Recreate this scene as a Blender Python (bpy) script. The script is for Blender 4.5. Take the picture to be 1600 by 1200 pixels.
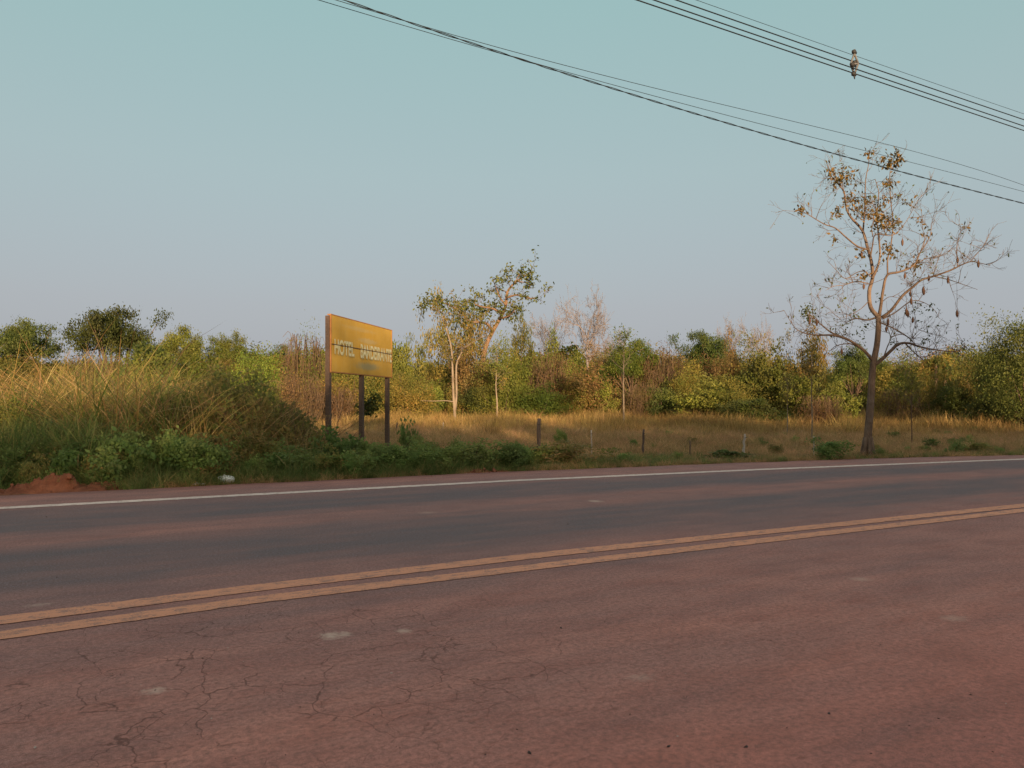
import bpy, math, random
import numpy as np
from mathutils import Vector, Matrix

sc = bpy.context.scene
for o in list(bpy.data.objects):
    bpy.data.objects.remove(o)
C = sc.collection
rad = math.radians

# ------------------------------------------------------------------ camera
FPX, CAMH, HORV, YAW = 1200.0, 1.5, 630.0, rad(29)     # photo pixels: focal length, horizon row
cam = bpy.data.cameras.new('camera')
cam.sensor_width = 36; cam.lens = 36 * FPX / 1600; cam.clip_start = 0.05; cam.clip_end = 4500; cam.shift_y = (HORV - 600) / 1600
camo = bpy.data.objects.new('camera', cam); C.objects.link(camo)
camo.location = (0, 0, CAMH)
camo.rotation_euler = (math.pi / 2, 0, -YAW)
sc.camera = camo

# ------------------------------------------------------------------ sky, sun, exposure
SUN_EL, SUN_SIDE = rad(8.0), rad(10)                    # low sun behind the camera, a little to its right
sun_az = math.pi + YAW - SUN_SIDE                       # clockwise from +Y
to_sun = Vector((math.sin(sun_az) * math.cos(SUN_EL), math.cos(sun_az) * math.cos(SUN_EL), math.sin(SUN_EL)))
w = bpy.data.worlds.new('World'); sc.world = w; w.use_nodes = True
nt = w.node_tree; N = nt.nodes; L = nt.links
sky = N.new('ShaderNodeTexSky'); sky.sky_type = 'NISHITA'; sky.sun_disc = False
sky.sun_elevation = SUN_EL; sky.sun_rotation = sun_az % (2 * math.pi)
sky.air_density = 1.0; sky.dust_density = 5.0; sky.ozone_density = 1.0
geo = N.new('ShaderNodeTexCoord'); sep = N.new('ShaderNodeSeparateXYZ')
L.new(geo.outputs['Generated'], sep.inputs[0])
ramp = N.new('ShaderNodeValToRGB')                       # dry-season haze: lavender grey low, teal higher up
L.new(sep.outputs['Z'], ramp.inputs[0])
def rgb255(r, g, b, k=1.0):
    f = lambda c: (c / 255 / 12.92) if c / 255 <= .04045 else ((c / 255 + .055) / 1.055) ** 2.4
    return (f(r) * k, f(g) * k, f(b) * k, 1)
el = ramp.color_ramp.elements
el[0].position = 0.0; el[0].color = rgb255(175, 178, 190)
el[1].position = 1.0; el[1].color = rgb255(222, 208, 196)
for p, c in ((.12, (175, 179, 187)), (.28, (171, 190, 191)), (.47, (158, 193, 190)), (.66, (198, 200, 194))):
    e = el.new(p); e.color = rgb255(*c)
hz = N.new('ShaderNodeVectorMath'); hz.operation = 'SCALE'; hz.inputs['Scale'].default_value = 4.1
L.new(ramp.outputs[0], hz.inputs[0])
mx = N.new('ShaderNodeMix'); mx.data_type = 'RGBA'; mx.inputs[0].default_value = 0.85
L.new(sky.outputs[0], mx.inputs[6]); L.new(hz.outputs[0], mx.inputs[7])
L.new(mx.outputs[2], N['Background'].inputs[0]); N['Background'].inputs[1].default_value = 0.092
sl = bpy.data.lights.new('sun', 'SUN'); sl.energy = 3.4; sl.angle = rad(0.6); sl.color = (1.0, 0.74, 0.46)
slo = bpy.data.objects.new('sun', sl); C.objects.link(slo)
slo.rotation_euler = (-to_sun).to_track_quat('-Z', 'Y').to_euler()
vs = sc.view_settings
vs.view_transform = 'Standard'; vs.look = 'None'; vs.gamma = 1; vs.use_curve_mapping = False
vs.exposure = 1.4
try:
    sc.cycles.use_denoising = True
    sc.cycles.max_bounces = 6; sc.cycles.transparent_max_bounces = 6
    sc.cycles.diffuse_bounces = 4; sc.cycles.glossy_bounces = 2; sc.cycles.transmission_bounces = 3
except Exception:
    pass

# ------------------------------------------------------------------ pixel helpers (photo pixels, 1600 x 1200)
FW = np.array((math.sin(YAW), math.cos(YAW))); RT = np.array((math.cos(YAW), -math.sin(YAW)))
def at(u, v, D):
    """point seen at pixel (u, v) at distance D along the level view axis"""
    l = (u - 800) / FPX * D
    return np.array((FW[0] * D + RT[0] * l, FW[1] * D + RT[1] * l, CAMH - (v - HORV) / FPX * D))
def gnd(u, D, z=0.0):
    p = at(u, HORV, D); p[2] = z; return p
def lat(l, D, z=0.0):
    return np.array((FW[0] * D + RT[0] * l, FW[1] * D + RT[1] * l, z))
def on_y(u, v, Y):
    d = np.array((FW[0] + RT[0] * (u - 800) / FPX, FW[1] + RT[1] * (u - 800) / FPX, -(v - HORV) / FPX))
    t = Y / d[1]; return np.array((d[0] * t, Y, CAMH + d[2] * t))
WHITE = np.array([(-300, 14.5), (-60, 13.4), (-1, 13.12), (2.43, 13.06), (7.21, 12.98), (13.57, 12.42), (21.97, 11.34), (30, 10.6), (60, 10.2), (300, 10.2)])
EDGE = np.array([(-300, 16.4), (-60, 15.2), (-1, 14.92), (2.2, 14.88), (7.3, 14.84), (8.8, 14.7), (13.3, 14.26), (16.7, 13.82), (19.5, 13.36), (23.6, 12.3), (30, 11.9), (60, 11.5), (300, 11.5)])
def whiteY(x): return np.interp(x, WHITE[:, 0], WHITE[:, 1])
def edgeY(x): return np.interp(x, EDGE[:, 0], EDGE[:, 1])

# ------------------------------------------------------------------ materials
def mat(name):
    m = bpy.data.materials.new(name); m.use_nodes = True
    t = m.node_tree; b = t.nodes['Principled BSDF']
    b.inputs['Specular IOR Level'].default_value = 0.25
    return m, t, b
def node(t, kind, **kw):
    n = t.nodes.new(kind)
    for k, v in kw.items():
        setattr(n, k, v)
    return n
def ramp_node(t, src, stops):
    r = node(t, 'ShaderNodeValToRGB'); e = r.color_ramp.elements
    while len(e) < len(stops): e.new(.5)
    for i, (p, c) in enumerate(stops):
        e[i].position = p; e[i].color = tuple(c[:3]) + (1,)
    if src is not None: t.links.new(src, r.inputs[0])
    return r
def noise(t, vec, scale, detail=4, rough=.55, dist=0.0):
    n = node(t, 'ShaderNodeTexNoise'); n.inputs['Scale'].default_value = scale
    n.inputs['Detail'].default_value = detail; n.inputs['Roughness'].default_value = rough; n.inputs['Distortion'].default_value = dist
    if vec is not None: t.links.new(vec, n.inputs['Vector'])
    return n.outputs['Fac']
def mapping(t, vec, scale=(1, 1, 1), loc=(0, 0, 0)):
    m = node(t, 'ShaderNodeMapping'); m.inputs['Scale'].default_value = scale; m.inputs['Location'].default_value = loc
    t.links.new(vec, m.inputs['Vector']); return m.outputs[0]
def mixc(t, fac, a, b, mode='MIX'):
    m = node(t, 'ShaderNodeMix', data_type='RGBA', blend_type=mode)
    for i, x in ((0, fac), (6, a), (7, b)):
        if isinstance(x, (int, float)): m.inputs[i].default_value = x
        elif isinstance(x, tuple): m.inputs[i].default_value = x[:3] + (1,)
        else: t.links.new(x, m.inputs[i])
    return m.outputs[2]
def mth(t, op, a, b=None, clamp=False):
    m = node(t, 'ShaderNodeMath', operation=op, use_clamp=clamp)
    for i, x in ((0, a), (1, b)):
        if x is None: continue
        if isinstance(x, (int, float)): m.inputs[i].default_value = x
        else: t.links.new(x, m.inputs[i])
    return m.outputs[0]
def rng_map(t, v, a, b, c=0.0, d=1.0):
    m = node(t, 'ShaderNodeMapRange'); m.inputs[1].default_value = a; m.inputs[2].default_value = b
    m.inputs[3].default_value = c; m.inputs[4].default_value = d; t.links.new(v, m.inputs[0]); return m.outputs[0]
def attr(t, name):
    a = node(t, 'ShaderNodeAttribute'); a.attribute_name = name; return a
def bump(t, b, h, strength, dist=.02):
    n = node(t, 'ShaderNodeBump'); n.inputs['Strength'].default_value = strength; n.inputs['Distance'].default_value = dist
    t.links.new(h, n.inputs['Height']); t.links.new(n.outputs[0], b.inputs['Normal'])
def coords(t): return node(t, 'ShaderNodeTexCoord').outputs['Object']

def leaf_mat(name, stops, rough=.6, trans=.3, var=.35, tvar=0.0, patch=None):
    """leaf colour from each leaf's own tint, nudged for each plant"""
    m, t, b = mat(name)
    a = attr(t, 'tint').outputs['Fac']
    inf = node(t, 'ShaderNodeObjectInfo')
    if tvar:
        r3 = mth(t, 'FRACT', mth(t, 'MULTIPLY', inf.outputs['Random'], 13.7))
        a = mth(t, 'ADD', a, mth(t, 'MULTIPLY', mth(t, 'SUBTRACT', r3, .5), tvar), True)
    r = ramp_node(t, a, stops)
    hs = node(t, 'ShaderNodeHueSaturation')
    colr = r.outputs[0]
    if patch:                                            # drier or greener patches run through neighbouring plants
        pos = node(t, 'ShaderNodeNewGeometry').outputs['Position']
        colr = mixc(t, rng_map(t, noise(t, pos, patch[1], 4, .6), .42, .66, 0, patch[2]), colr, patch[0])
    t.links.new(colr, hs.inputs['Color'])
    t.links.new(rng_map(t, inf.outputs['Random'], 0, 1, 1 - var, 1 + var), hs.inputs['Value'])
    r2 = mth(t, 'FRACT', mth(t, 'MULTIPLY', inf.outputs['Random'], 7.31))
    t.links.new(rng_map(t, r2, 0, 1, .482, .515), hs.inputs['Hue'])
    t.links.new(hs.outputs[0], b.inputs['Base Color'])
    b.inputs['Roughness'].default_value = rough; b.inputs['Specular IOR Level'].default_value = .2
    tr = node(t, 'ShaderNodeBsdfTranslucent'); t.links.new(hs.outputs[0], tr.inputs[0])
    mxs = node(t, 'ShaderNodeMixShader'); mxs.inputs[0].default_value = trans
    t.links.new(b.outputs[0], mxs.inputs[1]); t.links.new(tr.outputs[0], mxs.inputs[2])
    t.links.new(mxs.outputs[0], t.nodes['Material Output'].inputs[0])
    return m
def bark_mat(name, c1, c2, scale=6, zs=.25, bmp=.5):
    m, t, b = mat(name)
    v = mapping(t, coords(t), (1, 1, zs))
    n = noise(t, v, scale, 6, .65, .6)
    r = ramp_node(t, n, [(.3, c1), (.7, c2)])
    t.links.new(r.outputs[0], b.inputs['Base Color']); b.inputs['Roughness'].default_value = .9
    bump(t, b, n, bmp, .03)
    return m
M = {}
M['green'] = leaf_mat('green_leaves', [(0, (0.064, 0.085, 0.016)), (.5, (0.139, 0.163, 0.026)), (1, (0.246, 0.233, 0.039))], patch=((.17, .115, .045), .55, .35))
M['dark_green'] = leaf_mat('dark_green_leaves', [(0, (0.032, 0.050, 0.013)), (.5, (0.065, 0.090, 0.018)), (1, (0.134, 0.147, 0.029))], patch=((.11, .10, .035), .5, .5))
M['bright'] = leaf_mat('bright_green_leaves', [(0, (0.066, 0.099, 0.015)), (.5, (0.145, 0.177, 0.025)), (1, (0.251, 0.244, 0.040))], patch=((.070, .120, .024), .6, .7))
M['olive'] = leaf_mat('olive_leaves', [(0, (0.103, 0.094, 0.021)), (.5, (0.205, 0.165, 0.033)), (.8, (0.292, 0.197, 0.043)), (1, (0.342, 0.174, 0.051))], patch=((0.064, 0.116, 0.023), .5, .8))
M['golden'] = leaf_mat('golden_vine_leaves', [(0, (0.122, 0.093, 0.021)), (.5, (0.232, 0.162, 0.035)), (1, (0.341, 0.199, 0.052))], patch=((.080, .115, .026), .5, .7))
M['rust'] = leaf_mat('dry_rust_leaves', [(0, (0.097, 0.055, 0.021)), (.5, (0.193, 0.104, 0.038)), (1, (0.283, 0.173, 0.066))], patch=((.085, .110, .03), .5, .5))
M['weed'] = leaf_mat('roadside_weed_leaves', [(0, (0.113, 0.170, 0.050)), (.55, (0.174, 0.257, 0.069)), (1, (0.302, 0.358, 0.106))], trans=.5, var=.35, patch=((.20, .19, .07), 1.6, .6))
M['mound'] = leaf_mat('vine_mound_leaves', [(0, (0.117, 0.154, 0.043)), (.45, (0.195, 0.215, 0.057)), (.75, (0.293, 0.224, 0.072)), (1, (0.449, 0.287, 0.108))], trans=.5, var=.25, patch=((0.300, 0.204, 0.088), 1.5, .6))
M['dry_grass'] = leaf_mat('dry_grass_blades', [(0, (0.194, 0.131, 0.041)), (.5, (0.347, 0.220, 0.071)), (1, (0.499, 0.327, 0.126))], trans=.35, var=.3, tvar=.5)
M['short_grass'] = leaf_mat('short_field_grass_blades', [(0, (0.198, 0.179, 0.066)), (.4, (0.381, 0.244, 0.101)), (1, (0.651, 0.383, 0.191))], trans=.35, var=.3, tvar=.6)
M['tall_grass'] = leaf_mat('tall_grass_blades', [(0, (.085, .125, .026)), (.28, (.190, .175, .042)), (.55, (.330, .235, .075)), (.8, (.370, .205, .080)), (1, (.480, .330, .145))], trans=.35, var=.3, tvar=.9)
M['green_grass'] = leaf_mat('green_grass_blades', [(0, (0.098, 0.158, 0.046)), (.6, (0.163, 0.216, 0.060)), (1, (0.325, 0.274, 0.102))], trans=.4, var=.3, tvar=.5)
M['tree_dry_leaf'] = leaf_mat('half_dry_tree_leaves', [(0, (.055, .045, .015)), (.5, (.150, .095, .030)), (1, (.280, .150, .050))], var=.15)
M['bark'] = bark_mat('tree_bark', (.075, .045, .030), (.200, .125, .085), 7)
M['pale_bark'] = bark_mat('pale_bark', (.16, .115, .08), (.31, .235, .165), 5)
M['pink_bark'] = bark_mat('grey_pink_twigs', (.170, .135, .125), (.300, .245, .230), 3, 1)
M['orange_bark'] = bark_mat('orange_bark', (.14, .080, .045), (.26, .155, .095), 6)
M['dry_twig'] = bark_mat('dry_twigs', (.095, .055, .032), (.200, .125, .072), 2, 1)
M['stem'] = bark_mat('weed_stems', (.05, .045, .02), (.12, .09, .05), 9)
M['post_wood'] = bark_mat('weathered_post_wood', (.07, .045, .035), (.20, .14, .11), 14, .12)
M['pale_post'] = bark_mat('bleached_post_wood', (.32, .26, .21), (.58, .50, .43), 14, .12)

def plain(name, col, rough=.7, nscale=12, amt=.3, metal=0.0):
    m, t, b = mat(name)
    n = noise(t, coords(t), nscale, 5, .6)
    t.links.new(mixc(t, n, tuple(c * (1 - amt) for c in col), tuple(min(1, c * (1 + amt)) for c in col)), b.inputs['Base Color'])
    b.inputs['Roughness'].default_value = rough; b.inputs['Metallic'].default_value = metal
    return m
M['wire'] = plain('black_cable', (.012, .013, .015), .6)
M['spacer'] = plain('weathered_grey_plastic', (.14, .13, .125), .6)
M['clamp'] = plain('dark_clamp', (.03, .028, .028), .6)
M['post_steel'] = plain('brown_post_paint', (.105, .068, .052), .75, 18, .45)
M['concrete'] = plain('pole_concrete', (.33, .31, .29), .9, 5, .2)
M['pod'] = plain('brown_seed_pod', (.115, .060, .038), .8, 20, .35)
M['bag'] = plain('white_plastic', (.72, .74, .76), .35, 30, .12)

# red earth
def earth_mat(name, c1, c2, sc_=3):
    m, t, b = mat(name); v = coords(t)
    n = noise(t, v, sc_, 8, .65); n2 = noise(t, v, 28, 4, .7)
    r = ramp_node(t, n, [(.3, c1), (.7, c2)])
    t.links.new(mixc(t, rng_map(t, n2, .55, .75, 0, .5), r.outputs[0], tuple(x * .5 for x in c1)), b.inputs['Base Color'])
    b.inputs['Roughness'].default_value = .95
    bump(t, b, mth(t, 'ADD', n, mth(t, 'MULTIPLY', n2, .6)), .8, .05)
    return m
M['red_earth'] = earth_mat('red_earth', (.150, .050, .026), (.290, .110, .060))

def ground_mat():
    m, t, b = mat('dry_field_soil'); v = coords(t)
    n = noise(t, v, .35, 8, .65); n2 = noise(t, v, 6, 6, .7)
    a = ramp_node(t, n, [(.3, (.105, .070, .038)), (.55, (.155, .108, .055)), (.75, (.120, .098, .045))]).outputs[0]
    k = mixc(t, rng_map(t, n2, .4, .75), a, (.06, .042, .024))
    ed = attr(t, 'verge').outputs['Fac']                     # bare red soil along the asphalt's edge
    k = mixc(t, mth(t, 'MULTIPLY', ed, rng_map(t, noise(t, v, 1.4, 5, .6), .35, .55)), k, (.200, .082, .045))
    t.links.new(k, b.inputs['Base Color']); b.inputs['Roughness'].default_value = .95
    bump(t, b, n2, .7, .06)
    return m
M['ground'] = ground_mat()

def road_mat():
    """worn asphalt under red dust: dust and tyre tracks follow the lanes"""
    m, t, b = mat('dusty_asphalt'); v = coords(t)
    ac = attr(t, 'across').outputs['Fac']       # 0 at the double line, 1 at the white line, below 0 on the near lane (metres / 6)
    vs_ = mapping(t, v, (.10, .9, 1)); vw = mapping(t, v, (.22, 1, 1))
    wob = noise(t, vs_, 1.0, 4, .55); strk = noise(t, vw, 2.2, 6, .62)
    blot = noise(t, mapping(t, v, (.45, 1, 1)), .8, 6, .6); fine = noise(t, v, 60, 4, .85); grit = noise(t, v, 240, 2, .8); mid = noise(t, v, 30, 3, .7)
    acw = mth(t, 'ADD', ac, mth(t, 'MULTIPLY', mth(t, 'SUBTRACT', wob, .5), .10))
    far = ramp_node(t, mth(t, 'MULTIPLY', acw, .6, True), [    # dust cover across the far lane (position = across * .6)
        (.0, (.60,) * 3), (.06, (.42,) * 3), (.14, (.10,) * 3), (.24, (.10,) * 3), (.30, (.46,) * 3), (.36, (.50,) * 3), (.42, (.06,) * 3), (.50, (.08,) * 3), (.575, (.30,) * 3), (.605, (.50,) * 3), (.64, (.58,) * 3), (.67, (.75,) * 3)]).outputs[0]
    near = ramp_node(t, mth(t, 'MULTIPLY', acw, -1.0, True), [
        (.0, (.52,) * 3), (.05, (.44,) * 3), (.14, (.66,) * 3), (.34, (.74,) * 3), (.50, (.84,) * 3), (.62, (.92,) * 3), (.85, (.86,) * 3)]).outputs[0]
    side = rng_map(t, ac, -.012, .012)
    dust = mixc(t, side, near, far)
    dust = mth(t, 'ADD', dust, mth(t, 'MULTIPLY', mth(t, 'SUBTRACT', strk, .5), .95))
    dust = mth(t, 'ADD', dust, mth(t, 'MULTIPLY', mth(t, 'SUBTRACT', blot, .5), .55), True)
    asph = ramp_node(t, fine, [(.28, (.055, .047, .055)), (.50, (.140, .122, .136)), (.74, (.350, .315, .330))]).outputs[0]
    far_red = rng_map(t, ac, -.45, -.85)                     # redder soil trodden onto the near side
    dcol = mixc(t, far_red, (.640, .285, .220), (.560, .178, .136))
    dcol = mixc(t, rng_map(t, noise(t, mapping(t, v, (.5, 1, 1)), 2.5, 7, .7), .42, .72), dcol, (.430, .160, .120))
    col = mixc(t, dust, asph, dcol)
    # grain
    col = mixc(t, rng_map(t, grit, .32, .62, .65, 0.0), col, (.08, .055, .05))
    col = mixc(t, rng_map(t, mid, .32, .62, .6, 0.0), col, (.13, .080, .068))
    # wind-gathered crumbs of darker soil
    crumbs = noise(t, mapping(t, v, (.6, 1.6, 1)), 14, 6, .75)
    cm = mth(t, 'MULTIPLY', rng_map(t, crumbs, .54, .68, 0, .8), rng_map(t, noise(t, v, .9, 3), .38, .60))
    cm = mth(t, 'MULTIPLY', cm, rng_map(t, ac, .0, -.30))
    col = mixc(t, cm, col, (.180, .070, .050))
    # cracks in the near lane
    dv = node(t, 'ShaderNodeVectorMath', operation='ADD'); nz = node(t, 'ShaderNodeTexNoise'); nz.inputs['Scale'].default_value = 3.0; nz.inputs['Detail'].default_value = 6
    t.links.new(v, nz.inputs['Vector'])
    sc2 = node(t, 'ShaderNodeVectorMath', operation='SCALE'); sc2.inputs['Scale'].default_value = .26
    t.links.new(nz.outputs['Color'], sc2.inputs[0]); t.links.new(v, dv.inputs[0]); t.links.new(sc2.outputs[0], dv.inputs[1])
    def cracks(scale, wdt, cut):
        vo = node(t, 'ShaderNodeTexVoronoi', feature='DISTANCE_TO_EDGE'); vo.inputs['Scale'].default_value = scale
        t.links.new(dv.outputs[0], vo.inputs['Vector'])
        l = rng_map(t, vo.outputs['Distance'], wdt, wdt * .25)
        return mth(t, 'MULTIPLY', l, rng_map(t, noise(t, v, 2.1, 4, .6), cut, cut + .07))
    ck = mth(t, 'MAXIMUM', cracks(2.4, .0105, .42), cracks(5.0, .012, .50))
    zone = mth(t, 'MULTIPLY', rng_map(t, ac, -.02, -.10), rng_map(t, ac, -.58, -.42))
    sx = node(t, 'ShaderNodeSeparateXYZ'); t.links.new(v, sx.inputs[0])
    zone = mth(t, 'MULTIPLY', zone, rng_map(t, mth(t, 'ADD', sx.outputs[0], mth(t, 'MULTIPLY', noise(t, v, .5), 2.0)), 4.6, 2.8))
    ckm = mth(t, 'MULTIPLY', ck, zone)
    col = mixc(t, mth(t, 'MULTIPLY', ckm, .62), col, (.085, .040, .032))
    # pale scuffs where stone has been ground into the tar
    def scuff(u, vv, rx, ry, k):
        D = CAMH * FPX / (vv - HORV); p = gnd(u, D)
        mp = mapping(t, v, (1 / rx, 1 / ry, 1), (-p[0] / rx, -p[1] / ry, 0))
        ln = node(t, 'ShaderNodeVectorMath', operation='LENGTH'); t.links.new(mp, ln.inputs[0])
        d = mth(t, 'ADD', ln.outputs['Value'], mth(t, 'MULTIPLY', mth(t, 'SUBTRACT', noise(t, v, 26, 5, .75), .5), 2.6))
        return rng_map(t, d, 1.1, .2, 0, k)
    sf = None
    for s in ((518, 993, .085, .10, .7), (538, 991, .06, .07, .6), (631, 986, .055, .06, .6), (243, 1079, .075, .06, .55), (1345, 905, .10, .09, .35), (1000, 1058, .09, .07, .25), (1490, 966, .12, .09, .3), (930, 783, .12, .16, .6), (668, 801, .16, .12, .25), (60, 945, .11, .06, .3)):
        q = scuff(*s); sf = q if sf is None else mth(t, 'MAXIMUM', sf, q)
    col = mixc(t, sf, col, (.55, .42, .34))
    t.links.new(col, b.inputs['Base Color'])
    b.inputs['Roughness'].default_value = .88; b.inputs['Specular IOR Level'].default_value = .2
    hgt = mth(t, 'ADD', mth(t, 'MULTIPLY', fine, .5), mth(t, 'MULTIPLY', crumbs, .4))
    hgt = mth(t, 'SUBTRACT', hgt, mth(t, 'MULTIPLY', ckm, 1.2))
    bump(t, b, hgt, .45, .012)
    return m
M['road'] = road_mat()

def paint_mat(name, col, worn, amt):
    m, t, b = mat(name); v = coords(t)
    n = noise(t, mapping(t, v, (.5, 1, 1)), 11, 9, .78); g = noise(t, v, 70, 3, .8)
    w_ = mth(t, 'ADD', mth(t, 'MULTIPLY', n, .65), mth(t, 'MULTIPLY', g, .45))
    c = mixc(t, rng_map(t, w_, amt, amt + .06), col, worn)
    c = mixc(t, rng_map(t, noise(t, mapping(t, v, (.3, 1, 1)), 1.1, 4), .4, .65, 0, .35), c, tuple(x * .7 for x in col))
    t.links.new(c, b.inputs['Base Color']); b.inputs['Roughness'].default_value = .85
    bump(t, b, g, .25, .008)
    return m
M['yellow_paint'] = paint_mat('dusty_yellow_paint', (.620, .290, .175), (.27, .165, .135), .555)
M['white_paint'] = paint_mat('dusty_white_paint', (.680, .570, .510), (.32, .23, .19), .56)

# ------------------------------------------------------------------ mesh helpers
def mesh(name, V, F, m, tint=None, smooth=False, attrs=None):
    me = bpy.data.meshes.new(name)
    V = np.asarray(V, dtype=np.float32).reshape(-1, 3)
    if isinstance(F, np.ndarray):
        n, k = F.shape
        me.vertices.add(len(V)); me.vertices.foreach_set('co', V.ravel())
        me.loops.add(n * k); me.loops.foreach_set('vertex_index', F.astype(np.int32).ravel())
        me.polygons.add(n); me.polygons.foreach_set('loop_start', np.arange(0, n * k, k, dtype=np.int32))
        me.polygons.foreach_set('loop_total', np.full(n, k, dtype=np.int32))
        me.update(calc_edges=True)
    else:
        me.from_pydata([tuple(map(float, v)) for v in V], [], F)
    if tint is not None:
        a = me.attributes.new('tint', 'FLOAT', 'POINT'); a.data.foreach_set('value', np.asarray(tint, dtype=np.float32))
    for k, val in (attrs or {}).items():
        a = me.attributes.new(k, 'FLOAT', 'POINT'); a.data.foreach_set('value', np.asarray(val, dtype=np.float32))
    if smooth:
        me.polygons.foreach_set('use_smooth', np.ones(len(me.polygons), dtype=bool))
    me.materials.append(m)
    return me
def link(name, data, parent=None, loc=None, rz=0.0, scale=None):
    o = bpy.data.objects.new(name, data); C.objects.link(o)
    if parent is not None: o.parent = parent
    if loc is not None: o.location = tuple(float(x) for x in loc)
    o.rotation_euler = (0, 0, rz)
    if scale is not None: o.scale = scale
    return o
def tag(o, label=None, cat=None, group=None, kind=None):
    for k, v in (('label', label), ('category', cat), ('group', group), ('kind', kind)):
        if v: o[k] = v
    return o
def thing(name, label, cat, loc, group=None, rz=0.0, scale=None):
    return tag(link(name, None, None, loc, rz, scale), label, cat, group)
def copy_tree(o, parent=None):
    c = o.copy(); C.objects.link(c); c.parent = parent
    for ch in o.children: copy_tree(ch, c)
    return c

def leaves(P, S, rg, droop=.3, wide=.5, tint=None, dirs=None, flat=.0):
    """P: leaf positions, S: leaf lengths; each leaf two triangles folded along its midrib"""
    P = np.asarray(P); n = len(P); S = np.broadcast_to(np.asarray(S, dtype=float), (n,))
    d = rg.normal(size=(n, 3)) if dirs is None else np.asarray(dirs) + rg.normal(size=(n, 3)) * .35
    d[:, 2] -= droop * np.abs(rg.normal(size=n)) * 1.5
    d /= np.linalg.norm(d, axis=1)[:, None] + 1e-9
    r = rg.normal(size=(n, 3)) * (1 - flat) + np.array((0, 0, 1.6 * flat))
    s = np.cross(d, r); s /= np.linalg.norm(s, axis=1)[:, None] + 1e-9
    u = np.cross(s, d)
    W = S * wide * .5
    V = np.empty((n, 4, 3))
    V[:, 0] = P
    V[:, 1] = P + d * (S * .5)[:, None] + s * W[:, None] + u * (W * .35)[:, None]
    V[:, 2] = P + d * S[:, None]
    V[:, 3] = P + d * (S * .5)[:, None] - s * W[:, None] + u * (W * .35)[:, None]
    b = np.arange(n)[:, None] * 4
    F = np.concatenate([b + np.array([[0, 1, 2]]), b + np.array([[0, 2, 3]])])
    tt = rg.random(n) if tint is None else np.clip(tint, 0, 1)
    return V.reshape(-1, 3), F, np.repeat(tt, 4)

def blades(P, H, rg, lean=.35, width=.02, segs=3, tint=None, bend=.5, az=None, lmin=.05):
    """arching grass blades from base points P with heights H"""
    P = np.asarray(P); n = len(P); H = np.broadcast_to(np.asarray(H, dtype=float), (n,))
    a = rg.random(n) * 2 * math.pi if az is None else az
    ln = np.abs(rg.normal(size=n)) * lean + (lmin if segs < 6 else .11)
    dirx, diry = np.cos(a), np.sin(a)
    tw = rg.random(n) * math.pi
    sx, sy = np.cos(tw), np.sin(tw)
    V = np.empty((n, segs * 2 + 1, 3))
    for k in range(segs + 1):
        f = k / segs
        hor = H * (ln * f + bend * ln * 2 * f * f)
        up = H * f * (1 - .35 * bend * ln * 2 * f * f)
        c = P + np.stack([dirx * hor, diry * hor, np.maximum(up, .02 * f)], 1)
        if k == segs: V[:, -1] = c
        else:
            wv = width * (1 - f * .75) * .5
            wv = np.broadcast_to(wv, (n,))
            off = np.stack([sx * wv, sy * wv, np.zeros(n)], 1)
            V[:, k * 2] = c - off; V[:, k * 2 + 1] = c + off
    m_ = segs * 2 + 1; b = np.arange(n)[:, None] * m_
    T = []
    for k in range(segs - 1):
        q = k * 2; T += [[q, q + 1, q + 3], [q, q + 3, q + 2]]
    q = (segs - 1) * 2; T.append([q, q + 1, q + 2])
    F = np.concatenate([b + np.array([x]) for x in T])
    tt = rg.random(n) if tint is None else np.clip(tint, 0, 1)
    return V.reshape(-1, 3), F, np.repeat(tt, m_)

class Tubes:
    def __init__(s): s.V = []; s.F = []
    def add(s, pts, rr, sides=5, cap=True):
        pts = [np.asarray(p, dtype=float) for p in pts]; n = len(pts)
        if np.isscalar(rr): rr = [rr] * n
        b0 = len(s.V)
        up = np.array((.31, .17, .93)); side = None
        for i, p in enumerate(pts):
            t = pts[min(i + 1, n - 1)] - pts[max(i - 1, 0)]
            t = t / (np.linalg.norm(t) + 1e-9)
            side = np.cross(t, up) if side is None else side - t * np.dot(side, t)
            if np.linalg.norm(side) < 1e-4: side = np.cross(t, np.array((1, 0, 0)))
            side = side / np.linalg.norm(side); o = np.cross(t, side)
            for k in range(sides):
                a = 2 * math.pi * k / sides
                s.V.append(p + rr[i] * (side * math.cos(a) + o * math.sin(a)))
        for i in range(n - 1):
            for k in range(sides):
                a = b0 + i * sides + k; b = b0 + i * sides + (k + 1) % sides
                s.F.append((a, b, b + sides, a + sides))
        if cap:
            s.F.append(tuple(b0 + k for k in reversed(range(sides))))
            s.F.append(tuple(b0 + (n - 1) * sides + k for k in range(sides)))
    def box(s, lo, hi):
        b0 = len(s.V)
        for x in (lo[0], hi[0]):
            for y in (lo[1], hi[1]):
                for z in (lo[2], hi[2]): s.V.append(np.array((x, y, z), dtype=float))
        for f in ((0, 1, 3, 2), (4, 6, 7, 5), (0, 4, 5, 1), (2, 3, 7, 6), (0, 2, 6, 4), (1, 5, 7, 3)):
            s.F.append(tuple(b0 + i for i in f))
    def mesh(s, name, m, smooth=True): return mesh(name, np.array(s.V), s.F, m, smooth=smooth)

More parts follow.
